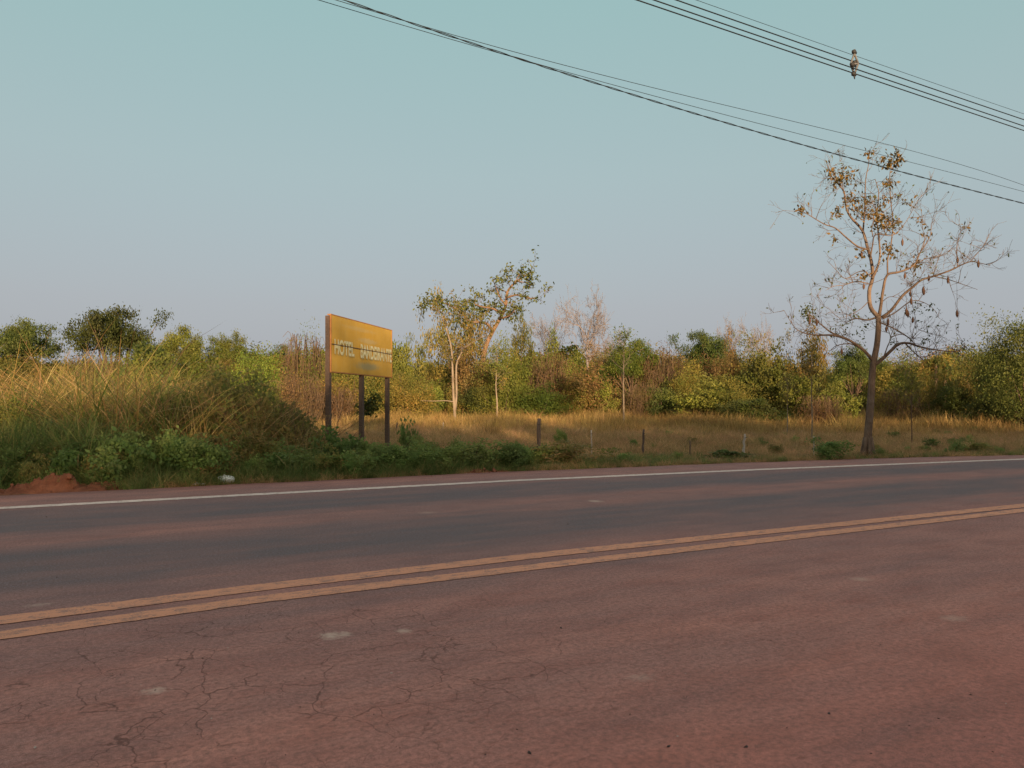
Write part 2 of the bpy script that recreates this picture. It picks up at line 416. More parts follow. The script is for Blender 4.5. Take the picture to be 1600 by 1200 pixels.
def smooth_path(pts, n=4):
    """Catmull-Rom through the points"""
    P = [np.asarray(p, dtype=float) for p in pts]
    P = [P[0] * 2 - P[1]] + P + [P[-1] * 2 - P[-2]]
    out = []
    for i in range(1, len(P) - 2):
        for k in range(n):
            t = k / n
            out.append(.5 * ((2 * P[i]) + (P[i + 1] - P[i - 1]) * t + (2 * P[i - 1] - 5 * P[i] + 4 * P[i + 1] - P[i + 2]) * t * t + (3 * P[i] - P[i - 1] - 3 * P[i + 1] + P[i + 2]) * t ** 3))
    out.append(P[-2]); return out

def grow(tb, rg, p, d, ln, r, lvl, tips, spread=.7, up=.15, kids=(2, 4), segs=4, rmin=.004, sides=4):
    pts = [np.array(p, dtype=float)]; d = np.array(d, dtype=float); d /= np.linalg.norm(d)
    dirs = [d]
    for k in range(segs):
        d = d + rg.normal(size=3) * .16 + np.array((0, 0, up * .3)); d /= np.linalg.norm(d)
        pts.append(pts[-1] + d * ln / segs); dirs.append(d)
    rr = [max(rmin, r * (1 - .65 * k / segs)) for k in range(segs + 1)]
    tb.add(pts, rr, sides if lvl > 0 else 3, cap=False)
    if lvl == 0:
        tips.append((pts[-1], d)); tips.append((pts[segs // 2], d)); return
    for c in range(rg.integers(kids[0], kids[1] + 1)):
        k = rg.integers(1, segs + 1)
        nd = dirs[k] + rg.normal(size=3) * spread + np.array((0, 0, up))
        grow(tb, rg, pts[k], nd, ln * rg.uniform(.5, .78), max(rmin, rr[k] * .62), lvl - 1, tips, spread, up, kids, segs, rmin, sides)
    nd = d + rg.normal(size=3) * .3 + np.array((0, 0, up))
    grow(tb, rg, pts[-1], nd, ln * .7, max(rmin, rr[-1]), lvl - 1, tips, spread, up, kids, segs, rmin, sides)

def crown_clumps(rg, rx, ry, rz, cz, n, inner=.45, lobes=5, rough=.28, zmin=-1.0):
    ph = rg.random((lobes, 3)) * 6.28; fr = rg.integers(1, 4, (lobes, 2))
    out = []
    while len(out) < n:
        v = rg.normal(size=3); v /= np.linalg.norm(v)
        if v[2] < zmin: continue
        az = math.atan2(v[1], v[0]); k = 1.0
        for i in range(lobes): k += rough * .5 * math.sin(fr[i, 0] * az + ph[i, 0]) * math.cos(fr[i, 1] * v[2] * 2 + ph[i, 1])
        r = (inner + (1 - inner) * rg.random() ** .5) * k
        out.append((v[0] * rx * r, v[1] * ry * r, cz + v[2] * rz * r))
    return np.array(out)
def clump_leaves(rg, cl, per, rad_, size, flat=.6, droop=.3, wide=.5, jit=.35, up=.35):
    n = len(cl); P = np.repeat(cl, per, 0) + rg.normal(size=(n * per, 3)) * rad_ * np.array((1, 1, flat))
    P[:, 2] = np.maximum(P[:, 2], .03)
    tint = np.repeat(rg.random(n), per) * .55 + rg.random(n * per) * .45
    return leaves(P, size * rg.uniform(1 - jit, 1 + jit, n * per), rg, droop, wide, tint, flat=up)

# ------------------------------------------------------------------ ground and road
def ground_h(x, y):
    d = y - edgeY(x)
    n = .05 * np.sin(x * .9 + 1.3 * np.sin(y * .37)) * np.cos(y * .7 + .6 * np.sin(x * .5)) + .08 * np.sin(x * .17 + 2) * np.sin(y * .13 + 1)
    far = np.clip((d - .2) / 3, 0, 1)
    return np.where(d < .05, -.10, -.035 + n * far)
def build_ground():
    xs = np.concatenate([-np.geomspace(3000, 31, 14), np.arange(-30, 62, .8), np.geomspace(63, 3000, 14)])
    ys = np.concatenate([-np.geomspace(3000, 42, 12), np.arange(-40, 10, 4), np.arange(10, 20, .25), np.arange(20, 90, 1.2), np.geomspace(91, 3000, 14)])
    X, Y = np.meshgrid(xs, ys); Z = ground_h(X, Y)
    Z = np.where((Y < -8), -.03, Z)
    V = np.stack([X, Y, Z], -1).reshape(-1, 3); nx, ny = len(xs), len(ys)
    i = (np.arange(ny - 1)[:, None] * nx + np.arange(nx - 1)[None]).ravel()
    F = np.stack([i, i + 1, i + nx + 1, i + nx], 1)
    d = (Y - edgeY(X)).ravel()
    verge = np.clip(1 - np.abs(d - .15) / .8, 0, 1)
    tag(link('ground', mesh('ground', V, F, M['ground'], smooth=True, attrs={'verge': verge})), kind='structure')
build_ground()
YEL = 6.2                                                  # middle of the double line
def build_road():
    rg = np.random.default_rng(5)
    xs = np.concatenate([np.arange(-250, -10, 10.), np.arange(-10, 34, .25), np.arange(34, 280, 10.)])
    rows = np.concatenate([np.linspace(-7.5, YEL, 24), YEL + (np.linspace(0, 1, 12)[1:]) * 0])
    V = []; A = []
    jit = np.interp(np.arange(len(xs)), np.arange(0, len(xs) + 3, 3), rg.normal(size=len(np.arange(0, len(xs) + 3, 3))) * .05)
    near = np.linspace(-7.5, YEL, 22); ff = np.linspace(0, 1, 13)[1:]
    for j, x in enumerate(xs):
        wy, ey = whiteY(x), edgeY(x) + jit[j]
        col = [(y, (y - YEL) / 6.0) for y in near] + [(YEL + f * (wy - YEL), f) for f in ff] + [(wy + (ey - wy) * f, 1 + .12 * f) for f in (.33, .66, 1)]
        for y, a in col: V.append((x, y, 0)); A.append(a)
        V.append((x, ey + .03, -.16)); A.append(1.12)
    k = 22 + 12 + 3 + 1; n = len(xs)
    i = (np.arange(n - 1)[:, None] * k + np.arange(k - 1)[None]).ravel()
    F = np.stack([i, i + k, i + k + 1, i + 1], 1)
    road = tag(link('road', mesh('road', V, F, M['road'], attrs={'across': A})), kind='structure')
    def strip(name, yfun, wd, m, z=.005, jit_=.008):
        V = []
        sx = np.concatenate([np.arange(-250, -6, 6.), np.arange(-6, 34, .06), np.arange(34, 280, 6.)])
        for x in sx:
            y = yfun(x); V += [(x, y - wd / 2 + rg.normal() * jit_, z), (x, y + wd / 2 + rg.normal() * jit_, z)]
        i = np.arange(len(sx) - 1) * 2
        return link(name, mesh(name, V, np.stack([i, i + 2, i + 3, i + 1], 1), m), road)
    strip('yellow_line', lambda x: np.interp(x, [-.5, 1.1, 4, 11.5], [5.93, 6.06, 6.04, 5.92]), .22, M['yellow_paint'], jit_=.004)
    strip('yellow_line', lambda x: np.interp(x, [-.5, 1.1, 4, 12], [6.34, 6.45, 6.49, 6.2]), .24, M['yellow_paint'], jit_=.004)
    strip('edge_line', whiteY, .27, M['white_paint'], jit_=.006)
build_road()

# ------------------------------------------------------------------ red soil heaped on the verge
def heap(name, label, u, D, length, width, height, seed, bumps, along=0.0):
    rg = np.random.default_rng(seed)
    nx, ny = 60, 26
    g = rg.random((6, 4))
    V = []
    for j in range(ny):
        for i in range(nx):
            x = (i / (nx - 1) - .5) * length; y = (j / (ny - 1) - .5) * width
            z = 0
            for bx, by, r, h in bumps:
                q = ((x - bx) / r) ** 2 + ((y - by) / (r * .8)) ** 2
                z = max(z, h * math.exp(-q * 1.1)) if h > 0 else z
            rim = min(1, 6 * min(i, nx - 1 - i) / nx, 6 * min(j, ny - 1 - j) / ny)
            z = z * rim + (rg.normal() * .018 + .03 * math.sin(x * 9 + g[0, 0] * 6) * math.sin(y * 11 + x * 3)) * rim * min(1, z / .08 + .2)
            V.append((x, y, z * height - .05))
    i = (np.arange(ny - 1)[:, None] * nx + np.arange(nx - 1)[None]).ravel()
    o = thing(name, label, 'soil heap', gnd(u, D, .0), rz=along)
    link('heap', mesh('soil_heap', V, np.stack([i, i + 1, i + nx + 1, i + nx], 1), M['red_earth'], smooth=True), o)
    for k in range(9):
        bx, by, r, h = bumps[rg.integers(len(bumps))]
        q = np.array((bx + rg.normal() * r * .6, by - abs(rg.normal()) * r * .6, 0)); s = rg.uniform(.015, .045)
        if k == 0: q = np.array((bumps[0][0] + .30, bumps[0][1] - .12, 0)); s = .075
        zz = max(h_ * math.exp(-1.1 * (((q[0] - x_) / r_) ** 2 + ((q[1] - y_) / (r_ * .8)) ** 2)) for x_, y_, r_, h_ in bumps) * height - .04
        th = rg.normal(size=(14, 3)); th /= np.linalg.norm(th, axis=1)[:, None]; th *= s * rg.uniform(.75, 1.15, (14, 1))
        import bmesh
        bm = bmesh.new()
        for p in th: bm.verts.new(p)
        bmesh.ops.convex_hull(bm, input=bm.verts)
        me = bpy.data.meshes.new('clod'); bm.to_mesh(me); bm.free(); me.materials.append(M['red_earth'])
        link('clod', me, o, (q[0], q[1], zz + s * .5))
heap('soil_heap', 'tall lumpy heap of red soil at the far left road edge, big clod on top', 78, 13.35, 2.2, 1.1, 1.0, 3,
     [(.0, .1, .36, .28), (.26, .08, .22, .30), (-.18, .06, .2, .25), (-.45, .05, .3, .15), (-.75, 0, .3, .08), (.65, .0, .3, .12)], along=rad(-8))
heap('soil_heap', 'low ridge of red soil stretching from the tall heap towards the plastic bag', 175, 13.85, 2.4, .8, 1.0, 4,
     [(-.55, 0, .35, .14), (.0, .05, .4, .13), (.55, 0, .35, .10)], along=rad(-3))
heap('soil_heap', 'thin red soil spill in front of the weeds left of the dark fence post', 762, 16.85, 1.5, .5, 1.0, 6,
     [(-.2, 0, .3, .09), (.25, .02, .25, .07)], along=rad(-4))

# ------------------------------------------------------------------ litter on the verge
def crumpled(name, label, u, D, sx, sy, sz, seed, lift=0.0):
    import bmesh
    rg = np.random.default_rng(seed)
    bm = bmesh.new(); bmesh.ops.create_icosphere(bm, subdivisions=3, radius=1)
    k = rg.normal(size=(9, 3)) * 2.2; ph = rg.random(9) * 6.28
    for v in bm.verts:
        c = np.array(v.co); f = 1 + .16 * sum(math.sin(float(np.dot(k[i], c)) + ph[i]) for i in range(9)) / 2.2 + rg.normal() * .05
        v.co = (c[0] * f * sx, c[1] * f * sy, max(c[2] * f, -.55) * sz)
    me = bpy.data.meshes.new(name); bm.to_mesh(me); bm.free(); me.materials.append(M['bag'])
    p = gnd(u, D); p[2] = .55 * sz + lift
    o = thing(name, label, 'litter', p)
    link('crumpled_film' if sz > .03 else 'sheet', me, o)
    tb = Tubes(); tb.add([(-.2 * sx, 0, .5 * sz), (-.1 * sx, .1 * sy, sz * 1.15), (.15 * sx, .0, sz * .9)], [.012, .02, .006], 5)
    link('twisted_neck' if sz > .03 else 'fold', tb.mesh('film_twist', M['bag']), o)
crumpled('plastic_bag', 'crumpled white plastic bag lying against the weeds at the road edge', 352, 14.5, .14, .1, .085, 8)
crumpled('paper_scrap', 'small flat white scrap on the asphalt edge left of the plastic bag', 309, 14.15, .10, .035, .018, 9)

# ------------------------------------------------------------------ hotel sign
def sign():
    D0, D1 = 20.0, 24.4
    a = at(514, 630, D0); b = at(609, 630, D1)
    dv = b[:2] - a[:2]; ln = float(np.linalg.norm(dv)); ang = math.atan2(dv[1], dv[0])
    zt = at(514, 492, D0)[2]; zb = at(514, 580, D0)[2]
    H = zt - zb
    root = thing('hotel_sign', 'faded yellow hotel signboard with washed-out lettering on three brown posts in the weeds', 'sign', (a[0], a[1], 0), rz=ang)
    # painted sheet metal
    m, t, bs = mat('faded_yellow_sheet'); v = coords(t)
    n = noise(t, v, 1.3, 6, .6); n2 = noise(t, mapping(t, v, (6, 1, .5)), 3, 5, .6)
    c = ramp_node(t, n, [(.3, (.46, .265, .032)), (.7, (.56, .340, .06))]).outputs[0]
    c = mixc(t, rng_map(t, n2, .5, .75, 0, .35), c, (.46, .33, .13))
    def smudge(cx, cz, rx, rz, k):
        mp = mapping(t, v, (1 / rx, 0, 1 / rz), (-cx / rx, 0, -cz / rz))
        l_ = node(t, 'ShaderNodeVectorMath', operation='LENGTH'); t.links.new(mp, l_.inputs[0])
        e = mth(t, 'ADD', l_.outputs['Value'], mth(t, 'MULTIPLY', mth(t, 'SUBTRACT', noise(t, mapping(t, v, (7, 1, 3)), 1.6, 4, .7), .5), 1.5))
        return rng_map(t, e, 1.1, .5, 0, k)
    c = mixc(t, smudge(ln * .56, zb + H * .16, ln * .22, H * .085, .75), c, (.29, .27, .15))
    c = mixc(t, smudge(ln * .56, zb + H * .66, ln * .17, H * .06, .55), c, (.44, .36, .20))
    c = mixc(t, smudge(ln * .42, zb + H * .86, ln * .28, H * .05, .35), c, (.46, .36, .18))
    t.links.new(c, bs.inputs['Base Color']); bs.inputs['Roughness'].default_value = .6
    bump(t, bs, n2, .15, .01)
    M['sheet'] = m
    tk = .06
    def panel(x0, x1, z0, z1, bow):
        nx, nz = 12, 8; V = []
        for j in range(nz):
            for i in range(nx):
                fx, fz = i / (nx - 1), j / (nz - 1)
                V.append((x0 + (x1 - x0) * fx, -tk - bow * math.sin(fx * math.pi) * math.sin(fz * math.pi), z0 + (z1 - z0) * fz))
        i = (np.arange(nz - 1)[:, None] * nx + np.arange(nx - 1)[None]).ravel()
        F = [tuple(f) for f in np.stack([i, i + 1, i + nx + 1, i + nx], 1)]
        b0 = len(V); V += [(x0, -tk + .02, z0), (x1, -tk + .02, z0), (x1, -tk + .02, z1), (x0, -tk + .02, z1)]
        F += [(b0 + 3, b0 + 2, b0 + 1, b0)]
        return mesh('sign_panel', V, F, M['sheet'], smooth=False)
    zm = zb + H * .485
    for x0, x1 in ((0, ln / 2 - .006), (ln / 2 + .006, ln)):
        link('panel', panel(x0, x1, zb, zm - .008, .012), root)
        link('panel', panel(x0, x1, zm + .008, zt, .015), root)
    tb = Tubes(); tb.box((.0, -tk + .0215, zb + .03), (ln, -.0335, zt - .03))
    link('backing', tb.mesh('sign_backing', M['post_steel'], False), root)
    fr = plain('rusty_edge_trim', (.34, .15, .055), .7, 9, .35)
    tb = Tubes(); e = .03
    tb.box((-.014, -tk - .012, zb - .03), (0.004, -.01, zt + .03)); tb.box((ln - .004, -tk - .012, zb - .03), (ln + e, .05, zt + .03))
    tb.box((.006, -tk - .004, zt + .002), (ln - .006, .05, zt + .028)); tb.box((.006, -tk - .004, zb - .028), (ln - .006, .05, zb - .002))
    link('frame', tb.mesh('sign_frame', fr, False), root)
    for x, r in ((.02, .062), (ln * .50, .062), (ln * .965, .062)):
        tb = Tubes()
        z1 = zt - .02
        for k, (dx, dy) in enumerate(((0, 0),)):
            tb.box((x - r, -.032, -.3), (x + r, .085, z1))
        me = tb.mesh('sign_post', M['post_steel'], False)
        link('post', me, root)
    tb = Tubes(); tb.box((0, -tk - .034, zm - .009), (ln, -tk - .0275, zm + .009)); link('seam', tb.mesh('sign_seam', M['post_steel'], False), root)
    # lettering
    lm, t, bs = mat('washed_out_lettering'); v = coords(t)
    n = noise(t, mapping(t, v, (9, 1, 2)), 2.2, 5, .7)
    t.links.new(mixc(t, rng_map(t, n, .42, .66), (.62, .62, .44), (.52, .40, .14)), bs.inputs['Base Color']); bs.inputs['Roughness'].default_value = .7
    gm, t, bs = mat('letter_shadow_paint'); v = coords(t)
    n = noise(t, mapping(t, v, (8, 1, 2)), 2.0, 5, .7)
    t.links.new(mixc(t, rng_map(t, n, .40, .62), (.36, .33, .17), (.46, .28, .05)), bs.inputs['Base Color']); bs.inputs['Roughness'].default_value = .7
    def word(txt, x0, x1, z0, h, m_, dy, off):
        cu = bpy.data.curves.new('lettering', 'FONT'); cu.body = txt; cu.size = 1; cu.extrude = .0; cu.offset = off
        tmp = bpy.data.objects.new('tmp', cu); C.objects.link(tmp)
        bpy.context.view_layer.update()
        me = bpy.data.meshes.new_from_object(tmp.evaluated_get(bpy.context.evaluated_depsgraph_get()))
        bpy.data.objects.remove(tmp)
        co = np.array([v_.co[:] for v_ in me.vertices]); lo, hi = co.min(0), co.max(0)
        for v_ in me.vertices:
            x = x0 + (v_.co.x - lo[0]) / (hi[0] - lo[0]) * (x1 - x0); z = z0 + (v_.co.y - lo[1]) / (hi[1] - lo[1]) * h
            v_.co = (x, -tk - .022 - dy, z)
        me.materials.clear(); me.materials.append(m_)
        return link('lettering', me, root)
    z0 = zb + H * .315; hh = H * .27
    for txt, x0, x1 in (('HOTEL', ln * .035, ln * .325), ('BANDEIRANTE', ln * .425, ln * .985)):
        word(txt, x0 + .05, x1 + .03, z0 - .03, hh, gm, 0, .03)
        word(txt, x0, x1, z0, hh, lm, .003, .022)
sign()

# ------------------------------------------------------------------ overhead lines
WY = 13.2
POLE_X = (-9.0, 33.0)
def wire_path(px, n=40, dy=0.0):
    q = np.array([on_y(u, v, WY + dy) for u, v in px]); k = np.polyfit(q[:, 0], q[:, 2], 3 if len(px) > 3 else 2)
    a, b = q[:, 0].min(), q[:, 0].max(); dk = np.polyder(k)
    def zz(x):                                            # straight on towards the poles beyond the part in view
        c = np.clip(x, a, b); return np.polyval(k, c) + (x - c) * np.polyval(dk, c)
    xs = np.linspace(POLE_X[0], POLE_X[1], n)
    return np.stack([xs, np.full(n, WY), zz(xs)], 1), zz
def wire(name, label, px, r, dy=0.0, twist=0):
    P, k = wire_path(px, 40, dy); P[:, 1] += dy
    tb = Tubes()
    if twist:
        xs = np.linspace(POLE_X[0], POLE_X[1], 700); base = np.stack([xs, np.full(700, WY + dy), k(xs)], 1)
        for s in range(twist):
            a = xs * 2 * math.pi / 1.1 + s * 2 * math.pi / twist
            Q = base + np.stack([0 * xs, np.cos(a) * r, np.sin(a) * r], 1)
            tb.add(list(Q), r * .8, 4, cap=False)
    else:
        tb.add(list(P), r, 5)
    o = link(name, tb.mesh('cable', M['wire']))
    return tag(o, label, 'cable', 'overhead cables along the road')
U = [('power_cable', 'thin messenger cable, topmost of the upper four overhead lines', [(1088, 0), (1333, 86), (1600, 178)], .006),
     ('power_cable', 'thick black cable, second from the top in the upper overhead bundle', [(1057, 0), (1329, 94.5), (1600, 187)], .0145),
     ('power_cable', 'thick black cable, third from the top in the upper overhead bundle', [(1022, 0), (1329, 105), (1600, 197)], .0145),
     ('power_cable', 'thick black cable, lowest of the upper overhead bundle', [(995.5, 0), (1331, 113.5), (1600, 204)], .0145)]
for (n_, l_, px, r), dy in zip(U, (0, .12, -.12, 0)): wire(n_, l_, px, r, dy)
wire('telephone_cable', 'thin overhead line, highest of the lower group above the bare tree', [(525, 0), (675, 45), (1000, 132), (1600, 289.5)], .006)
wire('telephone_cable', 'thin overhead line, middle of the lower group brushing the tree top', [(498, 0), (766, 79), (1000, 144), (1600, 299.5)], .006, .1)
wire('power_cable', 'twisted thick black cable, lowest overhead line passing in front of tree top', [(538, 0), (782, 83), (1000, 150.5), (1230, 220), (1392, 264), (1600, 318)], .011, -.1, twist=2)
# spacer hanging in the upper bundle
c = on_y(1335, 100, WY)
sp = thing('cable_spacer', 'small grey spacer clamped between the four upper overhead cables', 'cable spacer', c)
k = (c[1] / WY) * np.linalg.norm(c[:2]) / FPX * .85
def spt(du, dv_): return np.array((du * .034, 0, -dv_ * .021))
tb = Tubes()
for a_, b_ in (((0, -13), (4.5, -2)), ((4.5, -2), (0, 13)), ((0, 13), (-4.5, 2)), ((-4.5, 2), (0, -13)), ((-4.5, 2), (4.5, -2)), ((0, -13), (0, -18))):
    tb.add([spt(*a_), spt(*b_)], .026, 6)
link('diamond_frame', tb.mesh('spacer_frame', M['spacer']), sp)
for du, dv_, dy in ((0, -14.5, 0), (3, -3.5, .12), (-4.2, 4, -.12), (-.5, 13, 0)):
    tb = Tubes(); q = spt(du, dv_); q[1] = dy * .5
    tb.add([q + np.array((-.075, 0, .02)), q + np.array((-.02, 0, .01)), q + np.array((.06, 0, -.02))], [.03, .065, .035], 7)
    tb.add([q, q + np.array((.03, 0, -.12))], [.03, .012], 5)
    link('clamp', tb.mesh('spacer_clamp', M['clamp']), sp)
# poles that carry the lines, out of the frame on either side
for X, lb in ((POLE_X[0], 'grey concrete utility pole beyond the left end of the verge'), (POLE_X[1], 'grey concrete utility pole beyond the right end of the verge')):
    o = thing('utility_pole', lb, 'utility pole', (X, WY + .35, -.2), 'utility poles')
    tb = Tubes(); tb.add([(0, 0, 0), (0, 0, 12.4)], [.19, .11], 12); link('shaft', tb.mesh('pole_shaft', M['concrete']), o)
    tb = Tubes(); tb.box((-.05, -.55, 11.2), (.05, -.1, 11.3)); link('bracket', tb.mesh('pole_bracket', M['clamp'], False), o)
    tb = Tubes(); tb.box((-.05, -.5, 8.2), (.05, -.1, 8.3)); link('bracket', tb.mesh('pole_bracket', M['clamp'], False), o)

# ------------------------------------------------------------------ fence posts
def post(u, vt, D, wpx, lean, m, label, taper=.8, seed=0):
    rg = np.random.default_rng(seed); p = gnd(u, D); top = at(u, vt, D)
    p[2] = float(ground_h(p[0], p[1])) - .15
    h = top[2] - p[2]; r = wpx / FPX * D * .5
    root = thing('fence_post', label, 'fence post', p, 'old fence posts along the field')
    tb = Tubes(); n = 9
    pts = [np.array((RT[0] * lean * h * f + rg.normal() * r * .22, RT[1] * lean * h * f + rg.normal() * r * .22, h * f)) for f in np.linspace(0, 1, n)]
    tb.add(pts, [r * (1 - (1 - taper) * i / (n - 1)) * rg.uniform(.85, 1.12) for i in range(n)], 8)
    link('timber', tb.mesh('post_timber', m), root)
    tb = Tubes(); q = pts[-2]; tb.add([q + np.array((-r * 1.25, -r * 1.0, 0)), q + np.array((r * 1.25, -r * 1.0, .01))], .006, 4)
    link('wire_staple', tb.mesh('staple', M['clamp']), root)
post(841, 654, 21.0, 6.4, .02, M['post_wood'], 'dark thick fence post, tallest of the posts, behind the weeds', .85, 1)
post(925, 672, 22.5, 2.4, -.03, M['pale_post'], 'thin pale stake between the dark post and the next post right', .8, 2)
post(1005, 671, 21.8, 3.6, .01, M['post_wood'], 'slim brown fence post below the yellow-green tree', .9, 3)
post(1078, 688, 21.5, 2.2, 0.02, M['post_wood'], 'short thin dark stake right of the slim brown post', .8, 4)
post(1161, 678, 20.8, 4.6, .05, M['pale_post'], 'leaning bleached fence post with a split side', .7, 5)
post(1272, 681, 22, 2.2, -.01, M['pale_post'], 'thin white stake behind the dark green shrub', .8, 6)
post(692, 660, 36, 2.0, .03, M['pale_post'], 'thin pale stake in the golden grass by the forked tree', .8, 7)
post(742, 657, 40, 2.2, .0, M['pale_post'], 'small pale stake in the golden grass right of the forked tree', .8, 8)
post(618, 660, 34, 2.2, .1, M['post_wood'], 'short dark stake in the grass right of the signboard', .8, 9)

# ------------------------------------------------------------------ scatter (stuff): points that carry a tuft each
def scatter(name, label, cat, P, scale, protos, seed, tilt=.12, idx=None):
    rg = np.random.default_rng(seed); P = np.asarray(P); n = len(P)
    col = bpy.data.collections.new(name + '_kinds')
    for i, me in enumerate(protos):
        col.objects.link(bpy.data.objects.new('%s_kind_%02d' % (name, i), me))
    me = bpy.data.meshes.new(name); me.vertices.add(n); me.vertices.foreach_set('co', P.astype(np.float32).ravel())
    a = me.attributes.new('rot', 'FLOAT_VECTOR', 'POINT')
    R = np.stack([rg.normal(size=n) * tilt, rg.normal(size=n) * tilt, rg.random(n) * 6.283], 1); a.data.foreach_set('vector', R.astype(np.float32).ravel())
    a = me.attributes.new('siz', 'FLOAT_VECTOR', 'POINT')
    S = np.asarray(scale); S = np.stack([S, S, S], 1) if S.ndim == 1 else S
    a.data.foreach_set('vector', S.astype(np.float32).ravel())
    a = me.attributes.new('kindno', 'INT', 'POINT')
    a.data.foreach_set('value', (rg.integers(0, len(protos), n) if idx is None else np.asarray(idx)).astype(np.int32))
    o = tag(link(name, me), label, cat, kind='stuff')
    g = bpy.data.node_groups.new(name, 'GeometryNodeTree')
    g.interface.new_socket('Geometry', in_out='INPUT', socket_type='NodeSocketGeometry'); g.interface.new_socket('Geometry', in_out='OUTPUT', socket_type='NodeSocketGeometry')
    gi = g.nodes.new('NodeGroupInput'); go = g.nodes.new('NodeGroupOutput')
    ip = g.nodes.new('GeometryNodeInstanceOnPoints'); ci = g.nodes.new('GeometryNodeCollectionInfo')
    ci.inputs['Collection'].default_value = col; ci.inputs['Separate Children'].default_value = True; ci.inputs['Reset Children'].default_value = True
    def na(nm, ty):
        q = g.nodes.new('GeometryNodeInputNamedAttribute'); q.data_type = ty; q.inputs['Name'].default_value = nm
        return [s for s in q.outputs if s.enabled and s.name == 'Attribute'][0]
    g.links.new(gi.outputs[0], ip.inputs['Points']); g.links.new(ci.outputs[0], ip.inputs['Instance'])
    ip.inputs['Pick Instance'].default_value = True
    g.links.new(na('kindno', 'INT'), ip.inputs['Instance Index'])
    g.links.new(na('rot', 'FLOAT_VECTOR'), ip.inputs['Rotation']); g.links.new(na('siz', 'FLOAT_VECTOR'), ip.inputs['Scale'])
    g.links.new(ip.outputs[0], go.inputs[0])
    md = o.modifiers.new('scatter', 'NODES'); md.node_group = g
    return o
def tuft(name, m, n, rad_, h, width, lean, seed, bend=.5, segs=3, tmul=1.0, tadd=0.0):
    rg = np.random.default_rng(seed)
    a = rg.random(n) * 6.283; r = rad_ * np.sqrt(rg.random(n))
    P = np.stack([np.cos(a) * r, np.sin(a) * r, np.zeros(n) - .03], 1)
    V, F, T = blades(P, h * rg.uniform(.45, 1.0, n), rg, lean, width, segs, tint=rg.random(n) * tmul + tadd, bend=bend)
    return mesh(name, V, F, m, T)
def ground_pts(rg, n, u0, u1, D0, D1, keep=None, dmin=.1):
    """random ground points inside a wedge of the view, even per square metre"""
    out = []
    while len(out) < n:
        D = math.sqrt(rg.uniform(D0 * D0, D1 * D1)); u = rg.uniform(u0, u1); p = gnd(u, D)
        if p[1] < edgeY(p[0]) + dmin: continue
        if keep is not None and rg.random() > keep(u, D, p): continue
        p[2] = float(ground_h(p[0], p[1])); out.append(p)
    return np.array(out)

